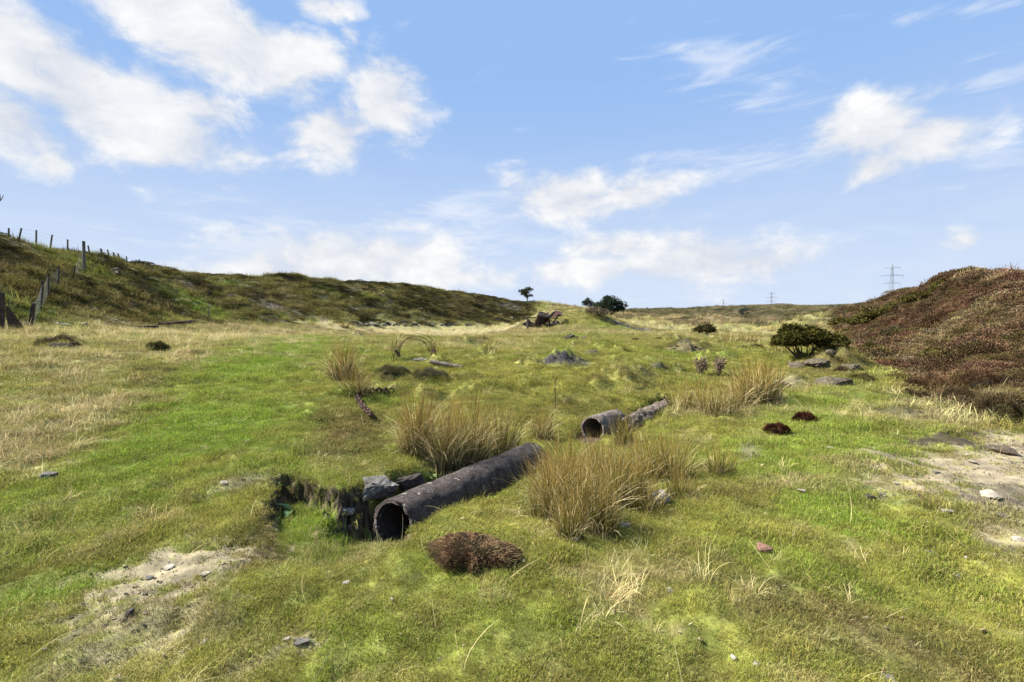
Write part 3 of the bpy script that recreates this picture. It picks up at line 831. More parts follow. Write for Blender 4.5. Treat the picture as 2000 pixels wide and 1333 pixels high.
# ------------------------------------------------------------------ scattered cover (nobody could count it)
def blades(n, radius, h, width, lean, seed, droop=.6, hvar=.5, segs=2, up=.35):
    r_ = np.random.default_rng(seed)
    V, Fc, B = [], [], []
    for _ in range(n):
        a, q = r_.uniform(0, 2 * math.pi), math.sqrt(r_.uniform(0, 1)) * radius
        base = A3(math.cos(a) * q, math.sin(a) * q, -.12 * h)
        L_ = h * (1 + r_.uniform(-hvar, hvar))
        az = r_.uniform(0, 2 * math.pi)
        dirh = A3(math.cos(az), math.sin(az), 0)
        ln = lean * r_.uniform(.25, 1.3)
        side = A3(-math.sin(az + r_.uniform(-.8, .8)), math.cos(az), 0) * width * .5 * r_.uniform(.6, 1.3)
        o = len(V); rd = r_.uniform(0, 1); rs_ = r_.uniform(0, 1)
        ang = math.atan(up * ln)
        p = base.copy()
        for s in range(segs + 1):
            t = s / segs
            w = side * (1 - t * .75)
            if s == segs:
                V.append(p); B.append((t, rd, rs_))
            else:
                V += [p - w, p + w]; B += [(t, rd, rs_)] * 2
            p = p + (dirh * math.sin(ang) + A3(0, 0, 1) * math.cos(ang)) * L_ / segs
            ang += droop * ln
        for s in range(segs - 1):
            Fc.append((o + 2 * s, o + 2 * s + 1, o + 2 * s + 3, o + 2 * s + 2))
        Fc.append((o + 2 * segs - 2, o + 2 * segs - 1, o + 2 * segs))
    return np.array(V), Fc, np.array(B)


def scatter(name, pts, rot, scl, col, protos, mat, label):
    """one object of points carrying rotation, size, colour; geometry nodes put a sprig on each point"""
    me = bpy.data.meshes.new(name)
    n = len(pts)
    me.vertices.add(n); me.vertices.foreach_set('co', pts.astype(np.float32).ravel())
    for nm, arr in (('rot', rot), ('scl', scl)):
        at = me.attributes.new(nm, 'FLOAT_VECTOR', 'POINT'); at.data.foreach_set('vector', arr.astype(np.float32).ravel())
    at = me.attributes.new('icol', 'FLOAT_COLOR', 'POINT')
    c4 = np.ones((n, 4), np.float32); c4[:, :3] = col; at.data.foreach_set('color', c4.ravel())
    at = me.attributes.new('pick', 'INT', 'POINT'); at.data.foreach_set('value', rng.integers(0, len(protos), n).astype(np.int32))
    me.materials.append(mat)
    o = bpy.data.objects.new(name, me); COL.objects.link(o)
    ng = bpy.data.node_groups.new(name, 'GeometryNodeTree')
    ng.interface.new_socket('Geometry', in_out='INPUT', socket_type='NodeSocketGeometry')
    ng.interface.new_socket('Geometry', in_out='OUTPUT', socket_type='NodeSocketGeometry')
    N, L = ng.nodes.new, ng.links.new
    gi, go = N('NodeGroupInput'), N('NodeGroupOutput')
    mp = N('GeometryNodeMeshToPoints'); L(gi.outputs[0], mp.inputs['Mesh'])
    jn = N('GeometryNodeJoinGeometry')
    for pr in reversed(protos):
        oi = N('GeometryNodeObjectInfo'); oi.inputs['Object'].default_value = pr; oi.inputs['As Instance'].default_value = True
        L(oi.outputs['Geometry'], jn.inputs[0])
    ip = N('GeometryNodeInstanceOnPoints'); L(mp.outputs[0], ip.inputs['Points']); L(jn.outputs[0], ip.inputs['Instance'])
    ip.inputs['Pick Instance'].default_value = True

    def named(nm, ty):
        a = N('GeometryNodeInputNamedAttribute'); a.data_type = ty; a.inputs['Name'].default_value = nm; return a.outputs['Attribute']
    L(named('pick', 'INT'), ip.inputs['Instance Index'])
    er = N('FunctionNodeEulerToRotation'); L(named('rot', 'FLOAT_VECTOR'), er.inputs[0]); L(er.outputs[0], ip.inputs['Rotation'])
    L(named('scl', 'FLOAT_VECTOR'), ip.inputs['Scale'])
    L(ip.outputs[0], go.inputs[0])
    md = o.modifiers.new('scatter', 'NODES'); md.node_group = ng
    tag(o, label, kind='stuff')
    return o


def polar_points(rho, r0, r1, half=1.02, n_bins=400):
    """random points with areal density rho(r), within the bearing range that the photo shows"""
    e = np.exp(np.linspace(math.log(r0), math.log(r1), n_bins + 1))
    mid = (e[1:] + e[:-1]) / 2
    cnt = rho(mid) * (e[1:] ** 2 - e[:-1] ** 2) * half
    n = int(cnt.sum())
    b = rng.choice(n_bins, n, p=cnt / cnt.sum())
    r = np.sqrt(rng.uniform(e[b] ** 2, e[b + 1] ** 2))
    th = rng.uniform(-half, half, n)
    return r * np.sin(th), r * np.cos(th), r


def normals_tilt(x, y, amount=.7):
    e = .05 + .01 * np.hypot(x, y)
    hx = (height(x + e, y, False) - height(x - e, y, False)) / (2 * e)
    hy = (height(x, y + e, False) - height(x, y - e, False)) / (2 * e)
    return np.clip(hy, -1, 1) * amount, -np.clip(hx, -1, 1) * amount


def proto(nm, V, Fc, bl, mat):
    return mesh_obj(nm, V, Fc, mat, bl=bl, link=False)


print("grass ...")
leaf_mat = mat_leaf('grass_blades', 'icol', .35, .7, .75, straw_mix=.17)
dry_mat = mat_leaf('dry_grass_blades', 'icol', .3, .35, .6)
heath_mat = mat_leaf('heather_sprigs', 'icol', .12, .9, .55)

# short turf
x, y, r = polar_points(lambda q: np.where(q < 3.2, 1800, 1800 * (3.2 / q) ** 1.6), 1.25, 46)
Cc, st, ba, he = cover(x, y)
keep = rng.uniform(0, 1, len(x)) > np.clip(ba * 1.15 + he * .75, 0, .97)
x, y, r, Cc, st = x[keep], y[keep], r[keep], Cc[keep], st[keep]
z = height(x, y)
n = len(x)
tx, ty = normals_tilt(x, y, .5)
rot = np.stack([tx + rng.normal(0, .12, n), ty + rng.normal(0, .12, n), rng.uniform(0, 6.283, n)], 1)
lump = 1 + .7 * fbm(x, y, .5, 3, 201)
sc = (np.maximum(r, 2.6) / 3.0) ** .58 * rng.uniform(.7, 1.3, n) * np.clip(lump, .45, 1.7)
inpit = np.zeros(n); q_ = r < 6; inpit[q_] = sstep(.02, -.08, poly_sd(x[q_], y[q_], PIT)); Cc = Cc * (1 - inpit[:, None] * .6) + PAL['lush'][None] * inpit[:, None] * .6
scl = np.stack([sc, sc, sc * rng.uniform(.7, 1.25, n) * (1 + .4 * st) * (1 + .7 * inpit)], 1)
col = Cc * rng.uniform(.65, 1.4, (n, 1)) * (1 + rng.normal(0, .07, (n, 3)))
P = [proto('turf_tuft', *blades(56, .060, .022, .0025, 1.7, 300 + i, droop=.55, hvar=.8), leaf_mat) for i in range(5)]
scatter('turf_grass', np.stack([x, y, z], 1), rot, scl, np.clip(col, .01, .6), P, leaf_mat, 'short grazed turf covering the open ground')
print(' turf', n)

# turf and dead grass hanging over the lip of the pit
nP = len(PIT)
seg = rng.choice([10, 0, 1, 2, 3, 9, 8], 900); u_ = rng.uniform(0, 1, 900)
x = PIT[seg, 0] * (1 - u_) + PIT[(seg + 1) % nP, 0] * u_ + rng.normal(0, .05, 900); y = PIT[seg, 1] * (1 - u_) + PIT[(seg + 1) % nP, 1] * u_ + rng.normal(.02, .05, 900)
ctr = PIT.mean(0); z = height(x, y) + .01
keep = z > -.10
x, y, z = x[keep], y[keep], z[keep]; n = len(x)
dx, dy = ctr[0] - x, ctr[1] - y; dl = np.hypot(dx, dy)
lean_ = rng.uniform(.3, 1.1, n)
rot = np.stack([-dy / dl * lean_, dx / dl * lean_, rng.uniform(-.4, .4, n)], 1)
sc = rng.uniform(.4, 1.0, n); scl = np.stack([sc * .8, sc * .8, sc * 1.1], 1)
col = np.array([PAL['olive'] * .7, PAL['turf'], PAL['straw'] * .6, PAL['peat'] * 2])[rng.choice(4, n, p=(.35, .3, .2, .15))] * rng.uniform(.7, 1.2, (n, 1))
LIP = (np.stack([x, y, z], 1), rot, scl, col)
scatter('turf_fringe', *LIP[:4], P, leaf_mat, 'ragged turf hanging over the lip of the earth pit')

# long dry grass
x, y, r = polar_points(lambda q: np.where(q < 4, 110, 110 * (4 / q) ** 1.25), 1.6, 75)
Cc, st, ba, he = cover(x, y)
keep = (rng.uniform(0, 1, len(x)) < np.clip(st * 1.25 - .12, 0.03, 1) * (1 - .92 * ba)) & (he < .75)
x, y, r, Cc, st = x[keep], y[keep], r[keep], Cc[keep], st[keep]
z = height(x, y); n = len(x)
windd = .6 + .5 * fbm(x, y, 2.0, 2, 211)
rot = np.stack([rng.normal(.05, .22, n), rng.normal(.12, .22, n) + windd * .2, rng.uniform(0, 6.283, n)], 1)
sc = (np.maximum(r, 3) / 4.0) ** .35 * rng.uniform(.5, 1.2, n) * (.55 + .6 * st)
scl = np.stack([sc, sc, sc * rng.uniform(.7, 1.15, n)], 1)
col = (PAL['straw'] * 1.1)[None] * rng.uniform(.65, 1.3, (n, 1)) * (1 + rng.normal(0, .05, (n, 3)))
gm = rng.uniform(0, 1, n) < .18
col[gm] = PAL['moss'] * .8
P = [proto('dry_tuft', *blades(26, .07, .20, .0040, 1.0, 330 + i, droop=.42, segs=4, up=.5), dry_mat) for i in range(5)]
scatter('straw_grass', np.stack([x, y, z], 1), rot, scl, np.clip(col, .01, .75), P, dry_mat, 'long pale dry grass lying over in patches')
print(' straw', n)

# heather and bilberry on the two banks
x, y, r = polar_points(lambda q: np.where(q < 8, 120, 120 * (8 / q) ** 1.28), 5.5, 150)
Cc, st, ba, he = cover(x, y)
ml, mr = hill_masks(x, y)
keep = (rng.uniform(0, 1, len(x)) < np.maximum(he, np.maximum(ml, mr) * .22) * (1 - ba)) & (np.maximum(ml, mr) > .3)
x, y, r, Cc, he, mr = x[keep], y[keep], r[keep], Cc[keep], he[keep], mr[keep]
z = height(x, y); n = len(x)
tx, ty = normals_tilt(x, y, .4)
rot = np.stack([tx + rng.normal(0, .15, n), ty + rng.normal(0, .15, n), rng.uniform(0, 6.283, n)], 1)
sc = .80 * (r / 8.0) ** .43 * rng.uniform(.55, 1.3, n) * (.7 + .5 * he) * np.clip(1 + .9 * fbm(x, y, 1.8, 3, 221), .4, 1.8)
scl = np.stack([sc * 1.1, sc * 1.1, sc * (.55 + .35 * mr) * rng.uniform(.6, 1.2, n)], 1)
col = Cc * rng.uniform(.72, 1.28, (n, 1)) * (1 + rng.normal(0, .06, (n, 3)))
og = rng.uniform(0, 1, n) < np.clip(.10 + .7 * fbm(x, y, 1.6, 3, 223), .02, .8)
col[og] = (PAL['olive'] * .75)[None] * rng.uniform(.6, 1.3, (og.sum(), 1))


def sprigs(n, R, H, ln, seed, wf=.17):
    """a dome of short upright twigs"""
    r_ = np.random.default_rng(seed)
    V, Fc, B = [], [], []
    for _ in range(n):
        a, q = r_.uniform(0, 6.283), math.sqrt(r_.uniform(0, 1))
        top = H * math.sqrt(max(0, 1 - q * q)) * r_.uniform(.75, 1.1)
        p = A3(math.cos(a) * q * R, math.sin(a) * q * R, max(top - ln * .4, -.02))
        dv = A3(math.cos(a) * q * .9, math.sin(a) * q * .9, 1.1) + r_.normal(0, .35, 3)
        dv /= np.linalg.norm(dv)
        sd_ = np.cross(dv, r_.normal(0, 1, 3)); sd_ /= np.linalg.norm(sd_)
        w = ln * wf * r_.uniform(.6, 1.5); l = ln * r_.uniform(.6, 1.4)
        o = len(V); rd, r2_ = r_.uniform(0, 1), r_.uniform(0, 1)
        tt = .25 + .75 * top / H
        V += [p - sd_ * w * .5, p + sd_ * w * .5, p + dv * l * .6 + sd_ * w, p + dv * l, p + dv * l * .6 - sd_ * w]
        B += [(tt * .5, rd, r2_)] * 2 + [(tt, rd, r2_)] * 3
        Fc.append((o, o + 1, o + 2, o + 3, o + 4))
    return np.array(V), Fc, np.array(B)


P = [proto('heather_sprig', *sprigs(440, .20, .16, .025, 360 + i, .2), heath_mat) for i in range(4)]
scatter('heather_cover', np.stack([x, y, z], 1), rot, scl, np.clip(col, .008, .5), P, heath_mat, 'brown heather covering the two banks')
print(' heather', n)

# tussocks of rough grass between the heather, and scrub and rank grass down the valley
x, y, r = polar_points(lambda q: np.where(q < 10, 60, 60 * (10 / q) ** 1.2), 6, 330)
Cc, st, ba, he = cover(x, y)
ml, mr = hill_masks(x, y)
hm = np.maximum(ml, mr); valley = sstep(45, 65, r) * (np.arctan2(x, y) > TH_L1)
keep = (rng.uniform(0, 1, len(x)) < np.maximum(hm * np.clip(1.05 - he, 0.10 + .14 * mr, 1), valley * .8) * (1 - ba)) & (np.maximum(hm, valley) > .3)
x, y, r, Cc, st, mr, valley = x[keep], y[keep], r[keep], Cc[keep], st[keep], mr[keep], valley[keep]
z = height(x, y); n = len(x)
rot = np.stack([rng.normal(0, .2, n), rng.normal(0, .2, n), rng.uniform(0, 6.283, n)], 1)
sc = (r / 10.0) ** .45 * rng.uniform(.5, 1.3, n) * np.clip(1 + .9 * fbm(x, y, 2.5, 3, 231), .45, 1.7)
scl = np.stack([sc * 1.2, sc * 1.2, sc * rng.uniform(.6, 1.1, n)], 1)
col = Cc * 1.75 * rng.uniform(.6, 1.5, (n, 1)) * (1 + rng.normal(0, .08, (n, 3)))
dk = (rng.uniform(0, 1, n) < .30) & (valley > .4) & (fbm(x, y, 9, 3, 241) > -.05)
col[dk] = PAL['hdark'] * rng.uniform(1.0, 2.0, (dk.sum(), 1)); scl[dk] *= 1.35
dry = ~dk & (rng.uniform(0, 1, n) < .12 + .5 * st)
col[dry] = col[dry] * .5 + PAL['straw'] * .33
P = [proto('tussock', *blades(60, .16, .17, .0085, 1.0, 380 + i, droop=.5, segs=3, up=.5), dry_mat) for i in range(4)]
scatter('rough_grass', np.stack([x, y, z], 1), rot, scl, np.clip(col, .008, .5), P, dry_mat, 'rough tussocky grass on the banks and down the far valley')
print(' tussock', n)

# litter of pale dead leaves and crumbs of stone in the turf
x, y, r = polar_points(lambda q: np.where(q < 3, 34, 34 * (3 / q) ** 1.3), 1.4, 16)
Cc, st, ba, he = cover(x, y)
keep = rng.uniform(0, 1, len(x)) < .45 + .55 * (ba > .3)
x, y, r, ba = x[keep], y[keep], r[keep], ba[keep]; n = len(x)
z = height(x, y) + .012 * (1 - np.clip(ba, 0, 1)) * (r / 3) ** .5
rot = np.stack([rng.normal(0, .5, n), rng.normal(0, .5, n), rng.uniform(0, 6.283, n)], 1)
sc = rng.lognormal(-.45, .5, n) * (np.maximum(r, 2.5) / 3) ** .4
scl = np.stack([sc, sc, sc], 1)
pal = np.array([(.42, .36, .22), (.34, .28, .17), (.28, .22, .13), (.36, .33, .28), (.14, .10, .06)])
col = pal[rng.choice(5, n, p=(.3, .25, .2, .15, .1))] * rng.uniform(.8, 1.1, (n, 1))
P = []
for i in range(4):
    V_, F_ = rock_vf(400 + i, .013, .009, .0055, 0, .2)
    P.append(proto('crumb', V_, F_, np.full((len(V_), 3), .5), dry_mat))
scatter('litter', np.stack([x, y, z], 1), rot, scl, col, P, dry_mat, 'pale crumbs of stone and dead leaf scattered in the turf')
print(' litter', n)
# gravel and crumbs of earth on the worn bare ground
x, y, r = polar_points(lambda q: np.where(q < 4, 420, 420 * (4 / q) ** 1.6), 1.5, 14)
Cc, st, ba, he = cover(x, y)
keep = (rng.uniform(0, 1, len(x)) < ba * .9) & (Cc[:, 0] > .08)
x, y, r, Cc = x[keep], y[keep], r[keep], Cc[keep]; n = len(x)
rot = np.stack([rng.normal(0, .5, n), rng.normal(0, .5, n), rng.uniform(0, 6.283, n)], 1)
sc = np.clip(rng.lognormal(-.35, .45, n), .2, 1.6); scl = np.stack([sc, sc, sc], 1)
col = np.array([(.30, .25, .18), (.22, .18, .13), (.14, .11, .08), (.36, .32, .25)])[rng.choice(4, n, p=(.35, .3, .2, .15))] * rng.uniform(.8, 1.1, (n, 1))
scatter('gravel', np.stack([x, y, height(x, y) + .001], 1), rot, scl, col, P, dry_mat, 'gravel and crumbs of earth on the worn bare patches')
print(' gravel', n)
# ------------------------------------------------------------------ things
print("things ...")
M_PIPE = mat_surface('dark_pipe_concrete', (.074, .060, .053), col2=(.040, .031, .027), scale=11, amt=.75, bump=1, bscale=38, bdist=.03, spots=((.30, .28, .25), 13, .66, .71))
M_PIPE2 = mat_surface('weathered_pipe', (.13, .108, .092), col2=(.085, .06, .048), scale=9, amt=.45, bump=.9, bscale=30, bdist=.015, spots=((.36, .33, .28), 16, .62, .68))
M_PIPE3 = mat_surface('scaly_pipe', (.13, .10, .075), col2=(.045, .030, .022), scale=17, amt=.5, bump=1, bscale=22, bdist=.03, spots=((.30, .27, .21), 22, .58, .66))
M_STONE = mat_surface('grey_stone', (.105, .098, .088), col2=(.065, .058, .05), scale=9, amt=.35, bump=.7, bscale=40, bdist=.01, spots=((.46, .44, .38), 10, .62, .68))
M_PALE = mat_surface('pale_stone', (.31, .285, .23), col2=(.20, .175, .14), scale=12, amt=.3, bump=.6, bscale=40, bdist=.008)
M_DARKSTONE = mat_surface('dark_stone', (.050, .040, .034), col2=(.026, .020, .016), scale=9, amt=.4, bump=.8, bscale=30, bdist=.012)
M_BROWNROCK = mat_surface('lichened_rock', (.085, .066, .046), col2=(.052, .040, .028), scale=9, amt=.4, bump=.9, bscale=22, bdist=.03, spots=((.12, .105, .065), 14, .5, .62))
M_BRICK = mat_surface('red_brick', (.17, .090, .062), col2=(.12, .07, .05), scale=18, amt=.3, bump=.6, bscale=60, bdist=.005)
M_RUST = mat_surface('rusty_iron', (.070, .032, .019), col2=(.034, .019, .014), scale=14, amt=.5, bump=.8, bscale=60, bdist=.006)
M_DARKIRON = mat_surface('blackened_iron', (.022, .019, .018), col2=(.04, .028, .022), scale=10, amt=.5, bump=.5, bscale=40, bdist=.01)
M_REDIRON = mat_surface('red_rust_plate', (.105, .048, .036), col2=(.060, .030, .024), scale=4, amt=.4, bump=.5, bscale=20, bdist=.01)
M_WOOD = mat_surface('weathered_wood', (.13, .112, .092), col2=(.075, .062, .05), scale=12, amt=.4, bump=.8, bscale=40, bdist=.008)
M_DARKWOOD = mat_surface('dark_wet_wood', (.055, .042, .034), col2=(.03, .023, .02), scale=10, amt=.4, bump=.7, bscale=40, bdist=.008)
M_WIRE = mat_surface('galvanised_wire', (.20, .21, .18), scale=20, amt=.2, bump=0)
M_STEEL = mat_surface('pylon_steel', (.24, .26, .29), scale=.2, amt=.1, bump=0)
M_BARK = mat_surface('bark', (.075, .06, .048), col2=(.05, .04, .03), scale=8, amt=.4, bump=.8, bscale=30, bdist=.02)
M_LEAF = mat_leaf('leaf_by_vertex', 'col', .25, .6, .7, instancer=False)
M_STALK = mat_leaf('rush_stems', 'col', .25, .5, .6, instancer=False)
M_HEATH = mat_leaf('heather_by_vertex', 'col', .1, 1.0, .8, instancer=False)
M_PEAT = mat_surface('peat_soil', (.020, .012, .008), scale=20, amt=.5, bump=1, bscale=40, bdist=.02)
M_FLOWER = mat_surface('yellow_flower', (.55, .36, .02), scale=20, amt=.3, bump=0)


# ---- pipes
def pipe_vf(a, b, R, wall, seg=40, rings=36, rough=.008, jag0=.01, jag1=.01, seed=0):
    a, b = A3(*a), A3(*b); ax = b - a; Ln = np.linalg.norm(ax); ax /= Ln
    s = np.cross(ax, A3(0, 0, 1)); s /= np.linalg.norm(s); u = np.cross(s, ax)
    V, Fc = [], []

    def ring(t, R_, k, e):
        for i in range(seg):
            an = 2 * math.pi * i / seg
            q = R_ + (fbm(A3(t * Ln * 1.0), A3(an * R * 2), .22, 4, seed + 5)[0] * rough if k == 0 else 0)
            sh = e * fbm(A3(math.cos(an) * 1.5 + 7), A3(math.sin(an) * 1.5), .6, 4, seed)[0]
            V.append(a + ax * (t * Ln + sh) + (s * math.cos(an) + u * math.sin(an)) * q)
    order = [(i / rings, R, 0) for i in range(rings + 1)] + [(1, R - wall * .4, 1), (1, R - wall, 1)] + [(1 - i / 8, R - wall, 1) for i in range(1, 9)] + [(0, R - wall, 1), (0, R - wall * .3, 1)]
    for t, R_, k in order:
        ring(t, R_, k, jag0 if t < .02 else (jag1 if t > .97 else 0))
    m = len(order)
    for i in range(m):
        for k in range(seg):
            i2, k2 = (i + 1) % m, (k + 1) % seg
            Fc.append((i * seg + k, i * seg + k2, i2 * seg + k2, i2 * seg + k))
    return V, Fc


for nm, a, b, R, wl, rg, j0, j1, mt, lb in (
        ('pipe', P1A, P1B, PIPE_R, .034, .016, .03, .05, M_PIPE, 'long dark concrete pipe half buried beside the earth pit, its black mouth towards the viewer'),
        ('pipe', P2A, P2B, .205, .028, .02, .03, .16, M_PIPE2, 'short pale brown broken pipe with a round open mouth behind the tall rushes'),
        ('pipe', P3A, P3B, .185, .03, .06, .05, .30, M_PIPE3, 'scaly flaking pipe running away to a torn end, behind the short open pipe')):
    o = mesh_obj(nm, *pipe_vf(a, b, R, wl, rough=rg, jag0=j0, jag1=j1, seed=len(nm) + int(R * 1000), rings=60), mt, smooth=True)
    bm = bmesh.new(); bm.from_mesh(o.data); bmesh.ops.recalc_face_normals(bm, faces=bm.faces); bm.to_mesh(o.data); bm.free()
    tag(o, lb, 'pipe', 'old pipes lying in the gully')

# torn rusty plate standing at the end of the far pipe
g = G(1303, 800)
mb = MB()
mb.box((0, 0, .10), (.05, .02, .30), Matrix.Rotation(math.radians(-28), 4, 'Y'), .35); mb.box((.05, .02, .08), (.12, .02, .20), Matrix.Rotation(math.radians(-34), 4, 'Y'), .4)
mb.box((-.03, .0, .18), (.12, .02, .06), Matrix.Rotation(math.radians(24), 4, 'Y'), .4)
tag(mb.obj('rusty_fragment', M_RUST, loc=g + A3(0, 0, .03)), 'jagged rusty iron fragment sticking up at the end of the scaly pipe', 'scrap')


# ---- stones
def stone(px, py, wpx, hpx, seed, mat, label, group=None, name='stone', cat='stone', sub=2, sink=.3, depth=1.0, flat_top=.15, rz=None, d=None):
    g = G(px, py) if d is None else A3(*W(px, py, d))
    w, h = wpx * g[1] / F_PX, hpx * g[1] / F_PX
    V, Fc = rock_vf(seed, w * .56, w * .56 * depth, h * .62, sub, .2, flat_top)
    o = mesh_obj(name, V, Fc, mat, loc=g + A3(0, 0, h * (.5 - sink * .5)))
    o.rotation_euler = (random.uniform(-.15, .15), random.uniform(-.15, .15), random.uniform(-.5, .5) if rz is None else rz)
    return tag(o, label, cat, group)


M_BLOCK = mat_surface('block_stone', (.115, .108, .098), col2=(.075, .07, .063), scale=9, amt=.35, bump=.8, bscale=40, bdist=.01, spots=((.30, .29, .27), 7, .60, .66))
stone(740, 972, 74, 52, 11, M_BLOCK, 'flat topped grey stone block against the near mouth of the dark pipe', name='stone_block', sub=3)
stone(800, 952, 56, 34, 12, M_DARKSTONE, 'dark undercut stone between the grey block and the rushes behind the dark pipe', sub=3)
stone(676, 1003, 36, 16, 13, M_PALE, 'pale stone showing in the earth wall of the pit', sub=3)
stone(1290, 984, 36, 30, 14, M_PALE, 'pale pointed stone at the right foot of the tallest rushes', sub=3, flat_top=-.1)
stone(1262, 978, 26, 12, 15, M_STONE, 'low grey stone half hidden just left of the pale pointed stone', sub=2)
stone(1490, 1076, 30, 18, 16, M_BRICK, 'reddish piece of broken brick lying in the lower right turf', name='brick_fragment', cat='brick', sub=2)
stone(96, 934, 26, 15, 57, M_STONE, 'lone grey stone in the grass at the left edge of the meadow', sub=2)
stone(1928, 968, 36, 10, 18, M_PALE, 'flat cream coloured stone set in the bare sandy ground', sub=2)
stone(1815, 1082, 22, 9, 19, M_STONE, 'small flat grey stone on the green turf below the bare sandy ground', sub=1)
stone(1698, 975, 20, 11, 20, M_DARKSTONE, 'small dark stone with a pale cap on lush turf left of the sandy ground', sub=1)
stone(1965, 884, 60, 14, 21, M_BROWNROCK, 'dark slab of rock at the top of the bare sandy bank', sub=2)
stone(253, 1203, 20, 17, 22, M_DARKSTONE, 'round black clod on the turf below the bare patch at lower left', name='peat_clod', cat='clod', sub=2)
for px, py, w, h, sd_, lb in ((1608, 752, 84, 38, 31, 'largest lichened rock of the low outcrop in front of the gorse bush'), (1562, 716, 46, 20, 32, 'leftward lichened rock on the crest of the low outcrop'),
                              (1592, 708, 44, 15, 33, 'small lichened rock below the pointed one on the outcrop'), (1530, 757, 40, 24, 34, 'leaning lichened rock beside the brown rushes at the outcrop end'),
                              (1660, 718, 36, 16, 35, 'brown rock at the right end of the low outcrop')):
    stone(px, py, w, h, sd_, M_BROWNROCK, lb, 'rocks of the outcrop', name='rock', cat='rock', sub=3, sink=.95)
stone(1622, 694, 18, 13, 36, M_BROWNROCK, 'pointed rock standing at the top of the outcrop under the gorse', 'rocks of the outcrop', name='rock', cat='rock', sub=2, flat_top=-.2)
for i, (px, py, w, h, lb) in enumerate(((1120, 1056, 20, 7, 'small pale stone in the turf at the foot of the frontmost rushes'), (1215, 1030, 34, 10, 'pale stone on the bare earth scrape right of the frontmost rushes'),
        (1565, 960, 18, 6, 'small pale stone in dry grass at the left edge of the lush turf'), (1622, 878, 14, 6, 'small pale stone in the green turf below the pair of heather cushions'),
        (1735, 1328, 34, 9, 'pale stone at the bottom edge of the picture, on the right'), (1870, 1127, 14, 8, 'small yellowish stone in the turf at far right below the sandy ground'),
        (675, 1139, 14, 6, 'small white stone in the turf left of the big heather clump'), (590, 1258, 30, 8, 'larger of two pale stones on the small bare scrape at lower left of centre'),
        (560, 1250, 18, 7, 'smaller of two pale stones on the small bare scrape at lower left of centre'), (1660, 960, 14, 6, 'leftmost small stone in the gravelly turf beside the sandy ground'),
        (1720, 968, 16, 6, 'nearest small stone in the gravelly turf beside the sandy ground'), (1750, 946, 14, 5, 'farthest small stone in the gravelly turf beside the sandy ground'),
        (1850, 1000, 20, 6, 'small stone where the sandy ground thins into grey turf'), (1960, 1010, 22, 7, 'pale stone near the right edge below the cream flat stone'),
        (1985, 1055, 24, 8, 'pale stone on the lower strip of bare ground at the right edge'), (1900, 905, 16, 6, 'small stone in the middle of the bare sandy ground'),
        (1830, 925, 14, 5, 'small stone at the left side of the bare sandy ground'), (330, 1110, 22, 6, 'left stone of the pair on the pale bare patch at left'),
        (400, 1122, 20, 6, 'right stone of the pair on the pale bare patch at left'), (290, 1132, 16, 6, 'lowest stone on the pale bare patch at left'),
        (440, 945, 18, 6, 'small stone on the thin bare strip left of the earth pit'), (1480, 1300, 18, 7, 'small pale stone near the bottom edge right of centre'),
        (860, 1290, 14, 5, 'small pale stone near the bottom edge below the big heather clump'), (1310, 1155, 16, 6, 'small pale stone in mossy turf left of the broken brick'))):
    stone(px, py, w, h, 60 + i, (M_PALE, M_STONE)[i % 3 == 1], lb, 'small stones in the near ground', name='pebble', sub=1, flat_top=.2)
for i, (px, py, w, h) in enumerate(((344, 567, 5, 4), (190, 519, 5, 4), (158, 538, 4, 3), (480, 586, 6, 4), (500, 585, 6, 3), (578, 594, 5, 4), (545, 590, 9, 4), (450, 590, 4, 3), (760, 577, 4, 3), (393, 555, 4, 3),
                                    (403, 566, 5, 3), (420, 573, 6, 3), (435, 574, 5, 3), (600, 598, 4, 3), (525, 604, 10, 4), (1000, 622, 6, 3), (830, 612, 4, 3), (905, 619, 4, 3), (740, 577, 4, 3), (360, 592, 6, 2))):
    stone(px, py, w, h, 90 + i, M_PALE, 'pale stone showing through the heather of the left embankment', 'stones on the embankment', sub=0)
for i, (px, py, w, h, lb) in enumerate(((80, 618, 18, 13, 'largest pale boulder heaped beside the leaning gatepost'), (95, 612, 12, 9, 'smaller boulder right of the largest one in the heap by the gatepost'),
                                        (58, 612, 14, 8, 'flat boulder behind the top of the leaning gatepost'), (45, 636, 18, 9, 'pale boulder between the dark board and the leaning gatepost'),
                                        (163, 637, 13, 9, 'white block standing alone at the foot of the left slope'), (110, 634, 12, 5, 'low pale stone left of the white block, near the gateposts'),
                                        (132, 635, 18, 5, 'long low pale stone next to the white block'), (222, 628, 14, 5, 'slab tipped on the bank right of the white block'), (198, 621, 6, 6, 'small white stone on the bank above the slab'))):
    stone(px, py, w, h, 120 + i, M_PALE if i != 2 else M_STONE, lb, 'stones at the foot of the left slope', name='boulder', cat='boulder', sub=1, d=None)

# ruined dry wall along the foot of the embankment: every stone a part
gw = G(800, 637)
wall = thing('ruined_stone_wall', 'low tumbled dry stone wall along the foot of the heathery embankment', 'wall', gw)
rr_ = random.Random(5)
protos_ = [rock_vf(150 + i, 1, .9, .7, 0, .15) for i in range(5)]
pm = [mesh_obj('stone', V_, F_, (M_STONE, M_PALE, M_DARKSTONE, M_STONE, M_DARKSTONE)[i], link=False).data for i, (V_, F_) in enumerate(protos_)]
for i in range(110):
    t = rr_.random()
    px = 690 + 232 * t
    g = G(px, 636.5 + rr_.uniform(-1, 1) - 5 * rr_.random() ** 2)
    o = bpy.data.objects.new('stone', rr_.choice(pm)); COL.objects.link(o); o.parent = wall
    s = rr_.uniform(.10, .30)
    o.location = g - gw + A3(0, 0, s * .3); o.scale = (s * rr_.uniform(1, 1.6), s, s); o.rotation_euler = (rr_.uniform(-.3, .3), rr_.uniform(-.3, .3), rr_.uniform(0, 6))


